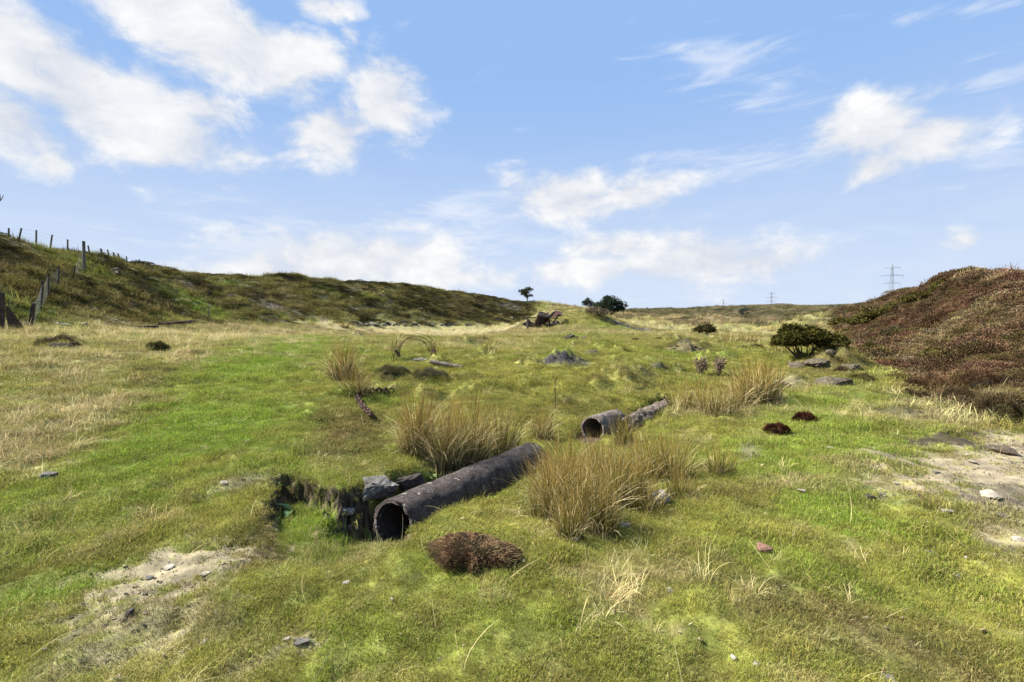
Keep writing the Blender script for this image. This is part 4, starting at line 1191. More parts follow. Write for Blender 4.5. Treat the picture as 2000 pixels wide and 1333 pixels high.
# ---- rushes: every clump a plant
def rush_vf(n, R, H, seed, lean=.35, brown=.5, fat=1.0):
    r_ = np.random.default_rng(seed)
    V, Fc, B, Cc_ = [], [], [], []
    cg, cb, cs = A3(.110, .135, .026), A3(.285, .160, .054), A3(.50, .41, .22)
    for i in range(n):
        a, q = r_.uniform(0, 6.283), r_.uniform(0, 1) ** .7
        p = A3(math.cos(a) * q * R * .80, math.sin(a) * q * R * .80, -.04)
        L_ = H * (1.12 - .75 * r_.uniform() ** 1.6) * (1 - .15 * q)
        az = a + r_.normal(0, 1.0)
        ln = lean * (q * .8 + .15) * r_.uniform(.1, 1.5) * (2.2 if r_.uniform() < .10 else 1)
        dirh = A3(math.cos(az), math.sin(az), 0)
        k = r_.uniform(0, 1)
        straw = r_.uniform() < .30 * (brown + .5)
        base = cs if straw else cg * (1 - .75 * brown * k) + cb * .75 * brown * k
        if straw: ln *= 1.7; L_ *= r_.uniform(.7, 1.0)
        if r_.uniform() < .20: base = cs * r_.uniform(.45, .85); straw = True; L_ = H * r_.uniform(.2, .5); ln = r_.uniform(.7, 1.8); p = p * A3(1.15, 1.15, 1)
        w = fat * r_.uniform(.0018, .0036) * (1.0 if H < .9 else 1.2)
        side = A3(-math.sin(az), math.cos(az), 0)
        side = side * math.cos(1.1) + dirh * math.sin(1.1) * r_.choice([-1, 1])
        ang, segs, o = .05 + ln * .5, 5, len(V)
        rd = r_.uniform()
        for s in range(segs + 1):
            t = s / segs
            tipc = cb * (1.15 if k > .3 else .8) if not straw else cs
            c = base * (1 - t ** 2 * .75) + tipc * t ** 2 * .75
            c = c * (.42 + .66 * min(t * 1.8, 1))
            if s == segs: V.append(p); B.append((t, rd, 0)); Cc_.append(c)
            else:
                ww = w * (1 - t * .7)
                V += [p - side * ww, p + side * ww]; B += [(t, rd, 0)] * 2; Cc_ += [c, c]
            p = p + (dirh * math.sin(ang) + A3(0, 0, 1) * math.cos(ang)) * L_ / segs
            ang += ln * .42 + (.32 * r_.uniform() if straw else 0)
        for s in range(segs - 1):
            Fc.append((o + 2 * s, o + 2 * s + 1, o + 2 * s + 3, o + 2 * s + 2))
        Fc.append((o + 2 * segs - 2, o + 2 * segs - 1, o + 2 * segs))
    return np.array(V), Fc, np.array(B), np.array(Cc_)


RUSHES = [  # px, py of the foot, width px, height px, stems, brown, label
    (815, 888, 74, 156, 640, .95, 'tall brown and green rush clump at the left end, behind the dark pipe'),
    (868, 915, 66, 156, 560, 1.0, 'upright orange brown rush clump standing right behind the middle of the dark pipe'),
    (915, 900, 86, 156, 640, .8, 'green and brown rush clump second from the far end of the dark pipe'),
    (975, 885, 84, 124, 480, .5, 'arching greener rush clump over the far end of the dark pipe'),
    (1062, 858, 40, 84, 260, .8, 'narrow orange rush clump between the dark pipe and the short open pipe'),
    (1085, 1012, 104, 165, 640, .7, 'front left rush clump, the tallest, with straw stems spilling over the turf'),
    (1140, 1030, 116, 172, 680, .55, 'frontmost rush clump of orange and olive stems in the middle of the gully'),
    (1200, 985, 110, 142, 560, .5, 'dense olive rush clump left of the pale pointed stone'),
    (1105, 945, 90, 120, 480, .65, 'rush clump behind the tallest ones, beside the far end of the dark pipe'),
    (1175, 925, 80, 100, 380, .7, 'rush clump hiding the ground under the short open pipe'),
    (1268, 1000, 64, 84, 220, .6, 'low straw coloured rush tuft spilling over the pale pointed stone'),
    (1330, 965, 60, 70, 220, .5, 'low sparse rush tuft on the turf right of the pale pointed stone'),
    (1066, 975, 50, 110, 260, .6, 'small straw and olive rush clump touching the far end of the dark pipe'),
    (1112, 1050, 60, 110, 240, .45, 'short green rush clump in front of the tallest ones'),
    (1182, 1040, 60, 120, 260, .6, 'short rush clump with bent straw stems right of the frontmost one'),
    (1240, 985, 60, 120, 280, .4, 'green rush clump just left of the pale pointed stone'),
    (1218, 868, 44, 74, 240, .4, 'slim green rush clump in front of the scaly pipe'),
    (1262, 930, 90, 106, 460, .6, 'rush clump with leaning straw stems below the scaly pipe'),
    (1312, 935, 80, 110, 420, .55, 'rush clump with a green right side, above the pale pointed stone'),
    (1408, 925, 50, 72, 260, .35, 'separate small green rush clump at the right of the gully'),
    (1345, 805, 84, 80, 320, .85, 'brown rush clump beyond the torn end of the scaly pipe'),
    (1400, 808, 76, 82, 300, .8, 'brown rush clump in the middle of the row beyond the pipes'),
    (1440, 795, 76, 80, 300, .85, 'brown rush clump just left of the big round one beyond the pipes'),
    (1478, 782, 96, 96, 700, .95, 'big round orange brown rush clump at the right of the row beyond the pipes'),
    (670, 745, 58, 92, 420, .95, 'grey brown rush clump standing alone beside the green path'),
    (700, 765, 64, 56, 300, .7, 'low tawny rush clump just in front of the grey brown one'),
    (1418, 668, 50, 20, 220, .9, 'brown rush patch under the green hummock, left half, far down the gully'),
    (1462, 668, 50, 18, 220, .9, 'brown rush patch under the green hummock, right half, far down the gully'),
    (1525, 690, 70, 30, 220, .7, 'brown rush clump at the left foot of the gorse bush'),
    (672, 640, 20, 16, 120, .8, 'thin grey rush clump at the far edge of the straw meadow'),
]
for i, (px, py, w, h, n, br, lb) in enumerate(RUSHES):
    g = G(px, py)
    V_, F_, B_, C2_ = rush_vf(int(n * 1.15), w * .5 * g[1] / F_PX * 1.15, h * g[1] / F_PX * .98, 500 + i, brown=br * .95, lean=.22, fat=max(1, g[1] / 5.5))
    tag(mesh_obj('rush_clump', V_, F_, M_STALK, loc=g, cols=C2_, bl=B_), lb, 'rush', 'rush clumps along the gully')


# ---- heather cushions and small dark hummocks
def heather_obj(px, py, wpx, hpx, n, seed, c0, c1, label, group=None, name='heather_clump', cat='heather', ln=.05, depth=.8, loc=None):
    g = G(px, py)
    R, H = wpx * .5 * g[1] / F_PX, hpx * g[1] / F_PX
    V_, F_, B_ = sprigs(int(n * 3.2), 1.0, 1.0, ln / R, seed, .055)
    V_ = V_ * A3(R, R * depth, H)
    an_ = np.arctan2(V_[:, 1], V_[:, 0]); V_[:, :2] *= (1 + .48 * fbm(np.cos(an_) * 1.2 + seed, np.sin(an_) * 1.2, .8, 3, seed + 2))[:, None]
    V_[:, 2] *= 1 + .55 * fbm(V_[:, 0] / R, V_[:, 1] / R, .7, 2, seed)
    k = np.clip(.5 + 1.1 * fbm(V_[:, 0] / R, V_[:, 1] / R, .45, 3, seed + 1), 0, 1)[:, None]
    cols = A3(*c0) * (1 - k) + A3(*c1) * k
    root = thing(name, label, cat, g + A3(0, R * depth * .6, 0), group)
    mesh_obj('foliage', V_, F_, M_HEATH, root, cols=cols, bl=B_)
    # woody heart of the cushion
    Vc, Fc_ = rock_vf(seed, R * .66, R * depth * .66, H * .62, 1, .15)
    Vc = np.array(Vc); Vc[:, 2] = np.maximum(Vc[:, 2], -.05)
    mesh_obj('woody_base', Vc, Fc_, M_PEAT, root)
    return root


RB, RB2 = (.110, .064, .036), (.080, .058, .030)
heather_obj(922, 1102, 166, 27, 6000, 701, (.150, .090, .050), (.10, .078, .040), 'large round brown heather clump on the near turf below the dark pipe', ln=.042)
heather_obj(1521, 850, 44, 20, 1500, 702, (.075, .026, .016), (.05, .022, .014), 'small dark red brown heather cushion, the nearer of the pair on the right turf', 'pair of heather cushions', ln=.03)
heather_obj(1576, 826, 40, 18, 1500, 703, (.062, .024, .015), (.05, .022, .014), 'small dark red brown heather cushion, the farther of the pair on the right turf', 'pair of heather cushions', ln=.03)
heather_obj(96, 682, 78, 24, 1600, 704, (.075, .05, .038), (.06, .042, .03), 'broad dark brown turf mound on the straw meadow at far left', name='peat_mound', cat='mound', ln=.04)
heather_obj(135, 681, 30, 10, 700, 705, (.03, .018, .014), (.03, .018, .014), 'small black mound touching the right end of the broad brown mound', name='peat_mound', cat='mound', ln=.04)
heather_obj(762, 733, 66, 15, 1300, 707, (.105, .090, .058), (.085, .085, .040), 'low grey mossy hummock in front of the wire coil, the left one of two', 'mossy hummocks', 'moss_hummock', 'hummock', ln=.05)
heather_obj(832, 741, 76, 18, 1500, 708, (.095, .080, .060), (.080, .080, .040), 'low grey mossy hummock in front of the log, the right one of two', 'mossy hummocks', 'moss_hummock', 'hummock', ln=.05)
heather_obj(303, 684, 30, 13, 900, 706, (.10, .095, .035), (.075, .07, .03), 'round olive tussock in the middle of the left straw meadow', name='grass_tussock', cat='tussock', ln=.08)
HB = [(1850, 770, 100, 50, RB, 'heather bush with a reddish front at the foot of the heather bank'), (1790, 778, 52, 22, RB2, 'low dark heather bush on the grass left of the reddish bush'),
      (1905, 800, 100, 56, RB2, 'dark heather bush at the right, nearest the straw grass'), (1975, 815, 90, 60, RB2, 'dark heather bush touching the right edge of the picture'),
      (1690, 748, 60, 24, (.10, .085, .035), 'olive and brown heather bush beside the rock outcrop'), (1652, 730, 36, 16, RB2, 'small brown heather bush behind the largest rock of the outcrop'),
      (1940, 760, 90, 50, RB, 'brown heather bush on the bank behind the dark ones'),
      (1760, 735, 70, 24, RB2, 'dark heather bush at the lower edge of the bank right of the outcrop'), (1495, 780, 28, 10, (.04, .02, .014), 'small black mound at the right foot of the big round rush clump'),
      (1242, 666, 14, 7, (.05, .03, .02), 'left one of two little dark mounds on the far green bank'), (1287, 664, 14, 6, (.05, .03, .02), 'right one of two little dark mounds on the far green bank'),
      (1455, 681, 14, 6, (.05, .03, .02), 'tiny brown mound left of the round brown mound in the far gully'), (1481, 682, 26, 13, (.07, .035, .025), 'round brown mound in the far gully left of the gorse'),
      (1510, 678, 26, 8, (.07, .035, .025), 'low brown mound between the round one and the gorse'), (445, 632, 14, 7, (.02, .015, .012), 'black hummock at the far edge of the straw meadow'),
      (455, 583, 12, 8, (.02, .015, .012), 'black hummock high on the embankment'), (480, 618, 26, 10, RB2, 'dark heather bush low on the embankment above the straw')]
for i, (px, py, w, h, c, lb) in enumerate(HB):
    c = A3(*c)
    d_ = G(px, py)[1]
    heather_obj(px, py, w, h * .62, 2600 if w > 80 else 1200 if w > 30 else 350, 720 + i, c * 1.15, c * .7, lb, 'heather bushes and dark mounds', 'heather_bush' if w > 30 else 'dark_mound', 'heather' if w > 30 else 'mound', ln=.045 * max(1, (d_ / 9) ** .6))


# ---- gorse and trees
def leaf_cloud(clumps, n, size, seed, c0, c1, jitter=.25, flat=1.0, shell=.55):
    r_ = np.random.default_rng(seed)
    cl = np.array(clumps)                      # x y z r
    wts = cl[:, 3] ** 2; wts /= wts.sum()
    k = r_.choice(len(cl), n, p=wts)
    dv = r_.normal(0, 1, (n, 3)); dv /= np.linalg.norm(dv, axis=1, keepdims=True)
    dv[:, 2] = np.where(dv[:, 2] < -.35, -dv[:, 2] * .6, dv[:, 2])
    rad = cl[k, 3] * r_.uniform(shell, 1.12, n) ** .7
    Pn = cl[k, :3] + dv * rad[:, None] * A3(1, 1, flat)
    Pn += r_.normal(0, jitter * size, (n, 3))
    a = r_.normal(0, 1, (n, 3)) + dv * .3; a /= np.linalg.norm(a, axis=1, keepdims=True)
    b = np.cross(a, r_.normal(0, 1, (n, 3))); b /= np.linalg.norm(b, axis=1, keepdims=True)
    s = size * r_.uniform(.5, 1.4, n)[:, None]
    V_ = np.stack([Pn - a * s, Pn + b * s * .45, Pn + a * s, Pn - b * s * .45], 1).reshape(-1, 3)
    F_ = np.arange(n * 4).reshape(n, 4)
    t = r_.uniform(0, 1, n)
    cc = A3(*c0)[None] * (1 - t[:, None]) + A3(*c1)[None] * t[:, None]
    B_ = np.stack([np.full(n, .5), r_.uniform(0, 1, n), t], 1)
    return V_, F_, np.repeat(cc, 4, 0), np.repeat(B_, 4, 0)


def limbs(mb, root, tips, r0, seed, bend=.25):
    r_ = random.Random(seed)
    for t in tips:
        t = A3(*t); m1 = root + (t - root) * .4 + A3(r_.uniform(-1, 1), r_.uniform(-1, 1), r_.uniform(0, .6)) * bend * np.linalg.norm(t - root) * .4
        m2 = root + (t - root) * .75 + A3(r_.uniform(-1, 1), r_.uniform(-1, 1), r_.uniform(-.2, .5)) * bend * np.linalg.norm(t - root) * .25
        mb.add(tube([root, m1, m2, t], [r0, r0 * .75, r0 * .5, r0 * .22], 6))
    return mb


def gorse(px, py, wpx, hpx, seed, label, n=2600, group='gorse bushes', c0=(.022, .024, .008), c1=(.070, .062, .015), lift=.3, flowers=0, name='gorse_bush', size=None, stems=9):
    g = G(px, py)
    w, h = wpx * g[1] / F_PX, hpx * g[1] / F_PX
    r_ = random.Random(seed)
    root = thing(name, label, 'gorse', g, group)
    cl = []
    for i in range(15):
        a, q = r_.uniform(0, 6.28), math.sqrt(r_.random()) * .40
        x_, y_ = math.cos(a) * q * w, math.sin(a) * q * w * .9
        zt = h * (lift + (1 - lift) * (1 - (q / .46) ** 2) * r_.uniform(.55, .95))
        cl.append((x_, y_, zt * .86, w * r_.uniform(.11, .2)))
    size = size or max(.035, g[1] * .0022)
    V_, F_, C2_, B_ = leaf_cloud(cl, n, size, seed, c0, c1, .8, .75)
    mesh_obj('foliage', V_, F_, M_LEAF, root, cols=C2_, bl=B_)
    mb = MB()
    for i in range(stems):
        c = cl[i]
        s0 = A3(c[0] * .35 + r_.uniform(-.05, .05) * w, c[1] * .35, -.05)
        limbs(mb, s0, [c[:3]], w * .013, seed + i, .3)
    mb.obj('stems', M_BARK, root)
    if flowers:
        V_, F_, C2_, B_ = leaf_cloud([(c[0], c[1], c[2] + c[3] * .35, c[3] * .8) for c in cl], flowers, size * .8, seed + 3, (.36, .26, .02), (.30, .25, .03), .5, .6)
        mesh_obj('flowers', V_, F_, M_LEAF, root, cols=C2_, bl=B_)['kind'] = 'stuff'
    return root


gorse(1570, 694, 122, 66, 801, 'large dark gorse bush with bare lower stems at the foot of the heather bank', 19000, lift=.24, flowers=300, stems=14, size=.05)
gorse(1374, 655, 46, 25, 802, 'small dark gorse bush alone on the far green ground', 1800, c0=(.03, .025, .012), c1=(.06, .05, .02), lift=.1)
for i, (px, py, w, h, fl, lb) in enumerate(((1652, 664, 40, 26, 220, 'gorse bush with yellow bloom right beside the large dark one'), (1640, 645, 60, 22, 0, 'low gorse bush behind the large one at the valley edge'),
        (1690, 640, 66, 30, 0, 'broad olive gorse bush in the lower middle of the band on the heather bank'), (1722, 628, 60, 28, 0, 'olive gorse bush in the middle of the band on the heather bank'),
        (1752, 616, 56, 26, 0, 'olive gorse bush in the upper middle of the band on the heather bank'), (1795, 592, 56, 22, 0, 'low gorse bush high on the bank under the crest'),
        (1852, 570, 60, 26, 20, 'topmost round gorse bush near the crest of the heather bank'), (1820, 584, 40, 18, 0, 'gorse bush just left of and below the topmost one'),
        (1700, 612, 36, 14, 0, 'small gorse bush at the left shoulder of the heather bank'), (1825, 700, 44, 22, 0, 'olive bush low on the heather bank facing the outcrop'), (1700, 690, 50, 20, 0, 'olive bush at the lower left corner of the heather bank'))):
    gorse(px, py, w, h, 810 + i, lb, 2200, c0=(.045, .042, .014), c1=(.10, .088, .024), lift=.15, flowers=fl)


def tree(px, py, wpx, hpx, seed, label, name='tree', c0=(.028, .035, .016), c1=(.06, .065, .028), n=2600, trunk=.25, clumps=12, group='trees on the skyline', bare=False, round_=False, d=None):
    g = G(px, py) if d is None else A3(*W(px, py, d))
    if d is not None: g[2] = float(height(np.array([g[0]]), np.array([g[1]]))[0])
    w, h = wpx * g[1] / F_PX, hpx * g[1] / F_PX
    r_ = random.Random(seed)
    root = thing(name, label, 'tree', g, group)
    cl = []
    for i in range(clumps):
        a, q = r_.uniform(0, 6.28), math.sqrt(r_.random()) * .38
        zz = h * (trunk + (1 - trunk) * r_.uniform(.25, .9) * (1 - (q / .5) ** 2 * .6))
        cl.append((math.cos(a) * q * w, math.sin(a) * q * w, zz, w * r_.uniform(.11, .2) * (.35 if bare else 1)))
    if round_:
        cl += [(0, 0, h * (trunk + .5 * (1 - trunk)), w * .42)]
    mb = MB(); top = A3(r_.uniform(-.05, .05) * w, 0, h * trunk * 1.2)
    mb.add(tube([(0, 0, -.5), (w * .01, 0, h * trunk * .5), top, (0, 0, h * .75)], [w * .035, w * .03, w * .026, w * .008], 7))
    tr = mb.obj('trunk', M_BARK, root)
    mb = MB()
    limbs(mb, top, [c[:3] for c in cl], w * .013, seed, .35)
    if bare:
        for c in cl:
            for _ in range(6):
                t = A3(*c[:3]); e = t + A3(r_.uniform(-1, 1), r_.uniform(-1, 1), r_.uniform(-.2, 1)) * w * .14
                mb.add(tube([t, (t + e) / 2 + A3(0, 0, .02 * w), e], [w * .007, w * .005, w * .003], 4))
    mb.obj('limb', M_BARK, tr)
    V_, F_, C2_, B_ = leaf_cloud(cl, int(n * 1.8), w * .030, seed, c0, c1, .6, .8, .35)
    mesh_obj('crown', V_, F_, M_LEAF, root, cols=C2_, bl=B_)
    return root


tree(1030, 593, 36, 34, 901, 'lone dark hawthorn tree on the end of the embankment skyline', 'hawthorn_tree', n=1500, clumps=14, trunk=.2)
tree(1148, 607, 28, 28, 902, 'rounded dark tree at the left of the far clump behind the green mound', trunk=.15, c0=(.035, .045, .03), c1=(.06, .07, .045), round_=True, d=175)
tree(1167, 607, 26, 24, 903, 'lower dark tree in the middle of the far clump behind the green mound', trunk=.15, c0=(.035, .045, .03), c1=(.06, .07, .045), round_=True, d=170)
tree(1192, 625, 52, 45, 904, 'big round dark evergreen tree in front of the far clump', 'evergreen_tree', n=4500, trunk=.08, c0=(.02, .032, .02), c1=(.04, .055, .03), clumps=18, round_=True, d=120)
tree(1217, 612, 28, 32, 905, 'thin half bare tree at the right of the far clump', 'bare_tree', n=300, bare=True, trunk=.25, c0=(.06, .05, .035), c1=(.08, .07, .045), d=165)
tree(1091, 602, 16, 10, 906, 'small round tree beyond the green mound, the left of two', 'small_tree', n=700, trunk=.1, c0=(.03, .04, .025), c1=(.06, .065, .04), d=190)
tree(1110, 602, 14, 10, 907, 'small round tree beyond the green mound, the right of two', 'small_tree', n=700, trunk=.1, c0=(.035, .045, .03), c1=(.06, .065, .045), d=195)
tree(1450, 622, 24, 26, 908, 'grey green tree standing below the far ridge', 'tree', n=1500, trunk=.2, c0=(.05, .06, .04), c1=(.08, .085, .055), d=215)
tree(1264, 605, 9, 6, 909, 'tiny round tree on the far skyline', 'small_tree', n=300, trunk=.1, c0=(.05, .06, .04), c1=(.08, .085, .055), d=310)
gorse(1165, 616, 60, 13, 910, 'dun brown scrub below the far clump of trees', 1500, c0=(.09, .07, .045), c1=(.15, .12, .075), name='scrub', lift=.1, group=None)

# dead tree outside the left edge: only a twig of it reaches into the picture
g = A3(*W(-70, 470, 26)); g[2] = float(height(np.array([g[0]]), np.array([g[1]]))[0])
root = thing('dead_tree', 'bare forked twig of a dead tree poking in at the left edge of the sky', 'tree', g)
mb = MB(); top = A3(*W(-60, 410, 26)) - g
mb.add(tube([(0, 0, -.4), (.1, 0, top[2] * .5), top], [.12, .1, .07], 8)); tr = mb.obj('trunk', M_BARK, root)
mb = MB()
limbs(mb, top, [A3(*W(-150, 330, 26)) - g, A3(*W(-90, 300, 25)) - g, A3(*W(-30, 340, 27)) - g], .04, 3, .3)
j = A3(*W(0, 393, 26)) - g
mb.add(tube([top, (top + j) / 2 + A3(0, 0, .1), j], [.045, .03, .02], 6))
mb.add(tube([j, A3(*W(4, 388, 26)) - g, A3(*W(7, 381, 26)) - g], [.02, .018, .012], 5)); mb.add(tube([j, A3(*W(1, 386, 26)) - g, A3(*W(0, 379, 26)) - g], [.018, .014, .01], 5))
mb.obj('branch', M_BARK, tr)


# ---- pylons
def pylon(px, py_tip, d, label):
    x, y, zt = W(px, py_tip, d)
    zb = float(height(np.array([x]), np.array([y]))[0])
    H = zt - zb
    root = thing('pylon', label, 'pylon', (x, y, zb), 'electricity pylons on the far skyline', math.atan2(-x, y) * .3)
    t = .055 + d * .00007
    def bar(mb, a, b, s=1): mb.add(tube([a, b], [t * s, t * s], 4, cap=False))
    lv = [0, .22, .40, .54, .64, .74, .83, .92, 1.0]; hw = [H * .085, H * .06, H * .043, H * .031, H * .026, H * .022, H * .019, H * .012, .05]
    mb = MB()
    for sx, sy in ((1, 1), (1, -1), (-1, 1), (-1, -1)):
        for i in range(len(lv) - 1):
            bar(mb, (sx * hw[i], sy * hw[i], lv[i] * H), (sx * hw[i + 1], sy * hw[i + 1], lv[i + 1] * H))
    mb.obj('leg', M_STEEL, root)
    mb = MB()
    for i in range(len(lv) - 1):
        for (ax_, ay), (bx, by) in (((1, 1), (-1, 1)), ((1, -1), (-1, -1)), ((1, 1), (1, -1)), ((-1, 1), (-1, -1))):
            bar(mb, (ax_ * hw[i], ay * hw[i], lv[i] * H), (bx * hw[i + 1], by * hw[i + 1], lv[i + 1] * H), .55)
            bar(mb, (bx * hw[i], by * hw[i], lv[i] * H), (ax_ * hw[i + 1], ay * hw[i + 1], lv[i + 1] * H), .55)
    mb.obj('bracing', M_STEEL, root)
    for zc, half in ((.92, .17), (.74, .24), (.56, .18)):
        mb = MB(); half *= H
        for sgn in (-1, 1):
            for sy in (-1, 1):
                bar(mb, (0, sy * H * .02, zc * H), (sgn * half, 0, zc * H), 1.0)
                bar(mb, (0, sy * H * .02, (zc + .035) * H), (sgn * half, 0, zc * H), .7)
        a = mb.obj('cross_arm', M_STEEL, root)
        for sgn in (-1, 1):
            mb = MB(); bar(mb, (sgn * half, 0, zc * H), (sgn * half, 0, (zc - .075) * H), .7); mb.obj('insulator', M_STEEL, a)


pylon(1743, 517, 400, 'nearest and tallest grey lattice pylon above the shoulder of the heather bank')
pylon(1507, 570, 720, 'middle grey lattice pylon over the far ridge')
pylon(1413, 584, 1100, 'farthest and smallest lattice pylon over the far ridge')

# ---- fences
FU = [(65, 440, 65, 365), (130, 490, 160, 365), (268, 492, 270, 380), (368, 515, 388, 415), (503, 545, 503, 450), (672, 585, 655, 495), (768, 612, 750, 518), (815, 610, 800, 525), (858, 614, 842, 545),
      (895, 620, 878, 553), (946, 630, 940, 575), (1037, 648, 1035, 597), (1088, 664, 1088, 620), (1103, 668, 1103, 618), (1141, 684, 1139, 652), (1166, 694, 1169, 648), (1214, 714, 1211, 668), (1244, 727, 1243, 692), (1287, 738, 1286, 710)]
cx_, cd_ = np.array([c[0] for c in CREST_L]), np.array([c[2] for c in CREST_L])
q = lambda v: v * .2626


def post_mesh(mb, base, top, r, n=7):
    base, top = A3(*base), A3(*top)
    dv = top - base
    mb.add(tube([base - dv * .35, base, base + dv * .5, top], [r * 1.05, r, r * .97, r * .9], n))


f0 = A3(*W(q(65), 350 + q(440), 33.5))
fence = thing('ridge_fence', 'long line of leaning wooden posts with wire along the left skyline', 'fence', f0)
tops, bases = [], []
for bx, by, tx_, ty_ in FU:
    d = float(np.interp(q(bx), cx_, cd_)) * .985
    b = A3(*W(q(bx), 350 + q(by) + 1.0, d)); t = A3(*W(q(tx_), 350 + q(ty_), d))
    hz = float(height(np.array([b[0]]), np.array([b[1]]))[0])
    bases.append(b); tops.append(t)
    mb = MB(); b2 = b.copy(); b2[2] = min(b[2], hz)
    post_mesh(mb, b2 - f0, t - f0, .075 if bx == 768 else .056)
    mb.obj('post', M_WOOD, fence)
for k in range(4):
    mb = MB()
    pts_ = [b + (t - b) * (.30 + .21 * k) - f0 for b, t in zip(bases, tops)]
    mb.add(tube(pts_, .004, 3)); mb.obj('wire', M_WIRE, fence)

FLW = [(622, 606, 622, 462, 33, .10), (540, 765, 560, 640, 28, .04), (432, 790, 437, 645, 25.5, .045), (355, 850, 358, 702, 22.5, .045), (292, 892, 318, 756, 19.5, .05), (225, 1098, 252, 922, 16, .065)]
f1 = A3(*W(q(432), 350 + q(790), 25.5))
fence = thing('field_fence', 'sagging wire netting fence with dark posts down the left slope from a stout corner post', 'fence', f1)
bs, ts = [], []
for i, (bx, by, tx_, ty_, d, r) in enumerate(FLW):
    t = A3(*W(q(tx_), 350 + q(ty_), d)); b = A3(*W(q(bx), 350 + q(by), d))
    hz = float(height(np.array([b[0]]), np.array([b[1]]))[0]); b[2] = min(b[2], hz + .1)
    mb = MB(); post_mesh(mb, b - f1, t - f1, r)
    if i < 5: o = mb.obj('post', M_WOOD if i == 0 else M_DARKWOOD, fence)
    else: gate2 = (b, t, r)
    bs.append(b - f1); ts.append(t - f1)
mb = MB()
for i in range(len(bs) - 1):
    Ln = np.linalg.norm(bs[i + 1] - bs[i]); m = max(4, int(Ln / .22))
    for k in range(9):
        f = .06 + .10 * k
        sag = [-.05 * math.sin(math.pi * s / 6) for s in range(7)]
        pts_ = [(bs[i] * (1 - s / 6) + bs[i + 1] * s / 6) * (1 - f) + (ts[i] * (1 - s / 6) + ts[i + 1] * s / 6) * f + A3(0, 0, sag[s]) for s in range(7)]
        mb.add(tube(pts_, .0015, 3, False))
    for s in range(1, m):
        u = s / m; b_ = bs[i] * (1 - u) + bs[i + 1] * u; t_ = ts[i] * (1 - u) + ts[i + 1] * u; dz = A3(0, 0, -.05 * math.sin(math.pi * u))
        mb.add(tube([b_ * .94 + t_ * .06 + dz, b_ * .14 + t_ * .86 + dz], .0015, 3, False))
mb.obj('wire_netting', M_WIRE, fence)
# gateway at the left edge
b, t, r = gate2
mb = MB(); post_mesh(mb, (0, 0, 0), t - b, r, 9)
tag(mb.obj('gatepost', M_DARKWOOD, loc=b), 'dark leaning gatepost beside the boulders at the foot of the netting fence', 'post', 'gateposts')
b = A3(*W(3, 641, 15)); t = A3(*W(4, 571, 15)); b[2] = min(b[2], float(height(np.array([b[0]]), np.array([b[1]]))[0]) + .05)
mb = MB(); post_mesh(mb, (0, 0, 0), t - b, .075, 10)
tag(mb.obj('gatepost', M_DARKWOOD, loc=b), 'stout upright dark gatepost cut by the left edge of the picture', 'post', 'gateposts')
b = A3(*W(26, 641, 15.2)); b[2] = float(height(np.array([b[0]]), np.array([b[1]]))[0])
P4 = [A3(*W(10, 598, 15.0)), A3(*W(43, 640, 15.4)), A3(*W(16, 643, 15.1))]
Vb = [p - b for p in P4] + [p - b + A3(.02, .06, 0) for p in P4]
tag(mesh_obj('leaning_board', Vb, [(0, 2, 1), (3, 4, 5), (0, 1, 4, 3), (1, 2, 5, 4), (2, 0, 3, 5)], M_DARKWOOD, loc=b), 'black triangular board leaning against the stout gatepost', 'board')
# lone stakes
for px, py, h, d_, r, lb, nm in ((408, 627, 29, 30, .035, 'thin pale stake standing at the edge of the straw meadow', 'stake'), ):
    g = G(px, py); t = A3(*W(px - 1, py - h, g[1])) - g
    mb = MB(); post_mesh(mb, (0, 0, 0), t, r, 6); tag(mb.obj(nm, M_WOOD, loc=g), lb, 'stake')
g = G(973, 638); h = 15 * g[1] / F_PX
sg = thing('sign_post', 'small pale sign on a thin post far off between embankment and wreck', 'sign', g)
mb = MB(); post_mesh(mb, (0, 0, 0), (0, 0, h), .05, 6); mb.obj('post', M_WOOD, sg)
mb = MB(); mb.box((0, -.06, h * .92), (.55, .03, .18), Matrix.Rotation(.1, 4, 'Y')); mb.obj('board', M_STONE, sg)

# ---- rusty coil of wire with its log and stump
g = G(812, 704); k = g[1] / F_PX
coil = thing('wire_coil', 'upright tangle of rusty wire hoops standing in the meadow beyond the rushes', 'wire', g)
rr_ = random.Random(3)
for i in range(13):
    R = (40 + rr_.uniform(-5, 3)) * k; cx, cy = rr_.uniform(-5, 5) * k, (i - 6) * .075
    tl, sq = rr_.uniform(-.2, .2), rr_.uniform(.95, 1.15)
    pts_ = []
    for s in range(41):
        a = math.pi * (-.12 + 1.24 * s / 40)
        z_ = max(math.sin(a) * R * 1.12 * sq + rr_.uniform(-.006, .006), -.03)
        pts_.append((cx + math.cos(a) * R + tl * .1 * math.sin(a), cy + math.cos(a) * R * tl + .03 * math.sin(3 * a + i), z_))
    mb = MB(); mb.add(tube(pts_, .0032, 4)); mb.obj('wire_hoop', M_RUST, coil)
for i in range(16):
    a = rr_.choice((-1, 1)); x0 = a * 38 * k + rr_.uniform(-.08, .08)
    mb = MB(); mb.add(tube([(x0, rr_.uniform(-.2, .2), -.03), (x0 + rr_.uniform(-.1, .1), rr_.uniform(-.2, .2), rr_.uniform(.2, .5)), (x0 * .8 + rr_.uniform(-.15, .15), rr_.uniform(-.2, .2), rr_.uniform(.3, .75))], .005, 4))
    mb.obj('loose_wire', M_RUST, coil)
V_, F_ = rock_vf(77, 7 * k, .10, 14 * k, 2, .3)
mesh_obj('rust_lump', np.array(V_) + A3(36 * k, 0, .16), F_, M_RUST, coil)


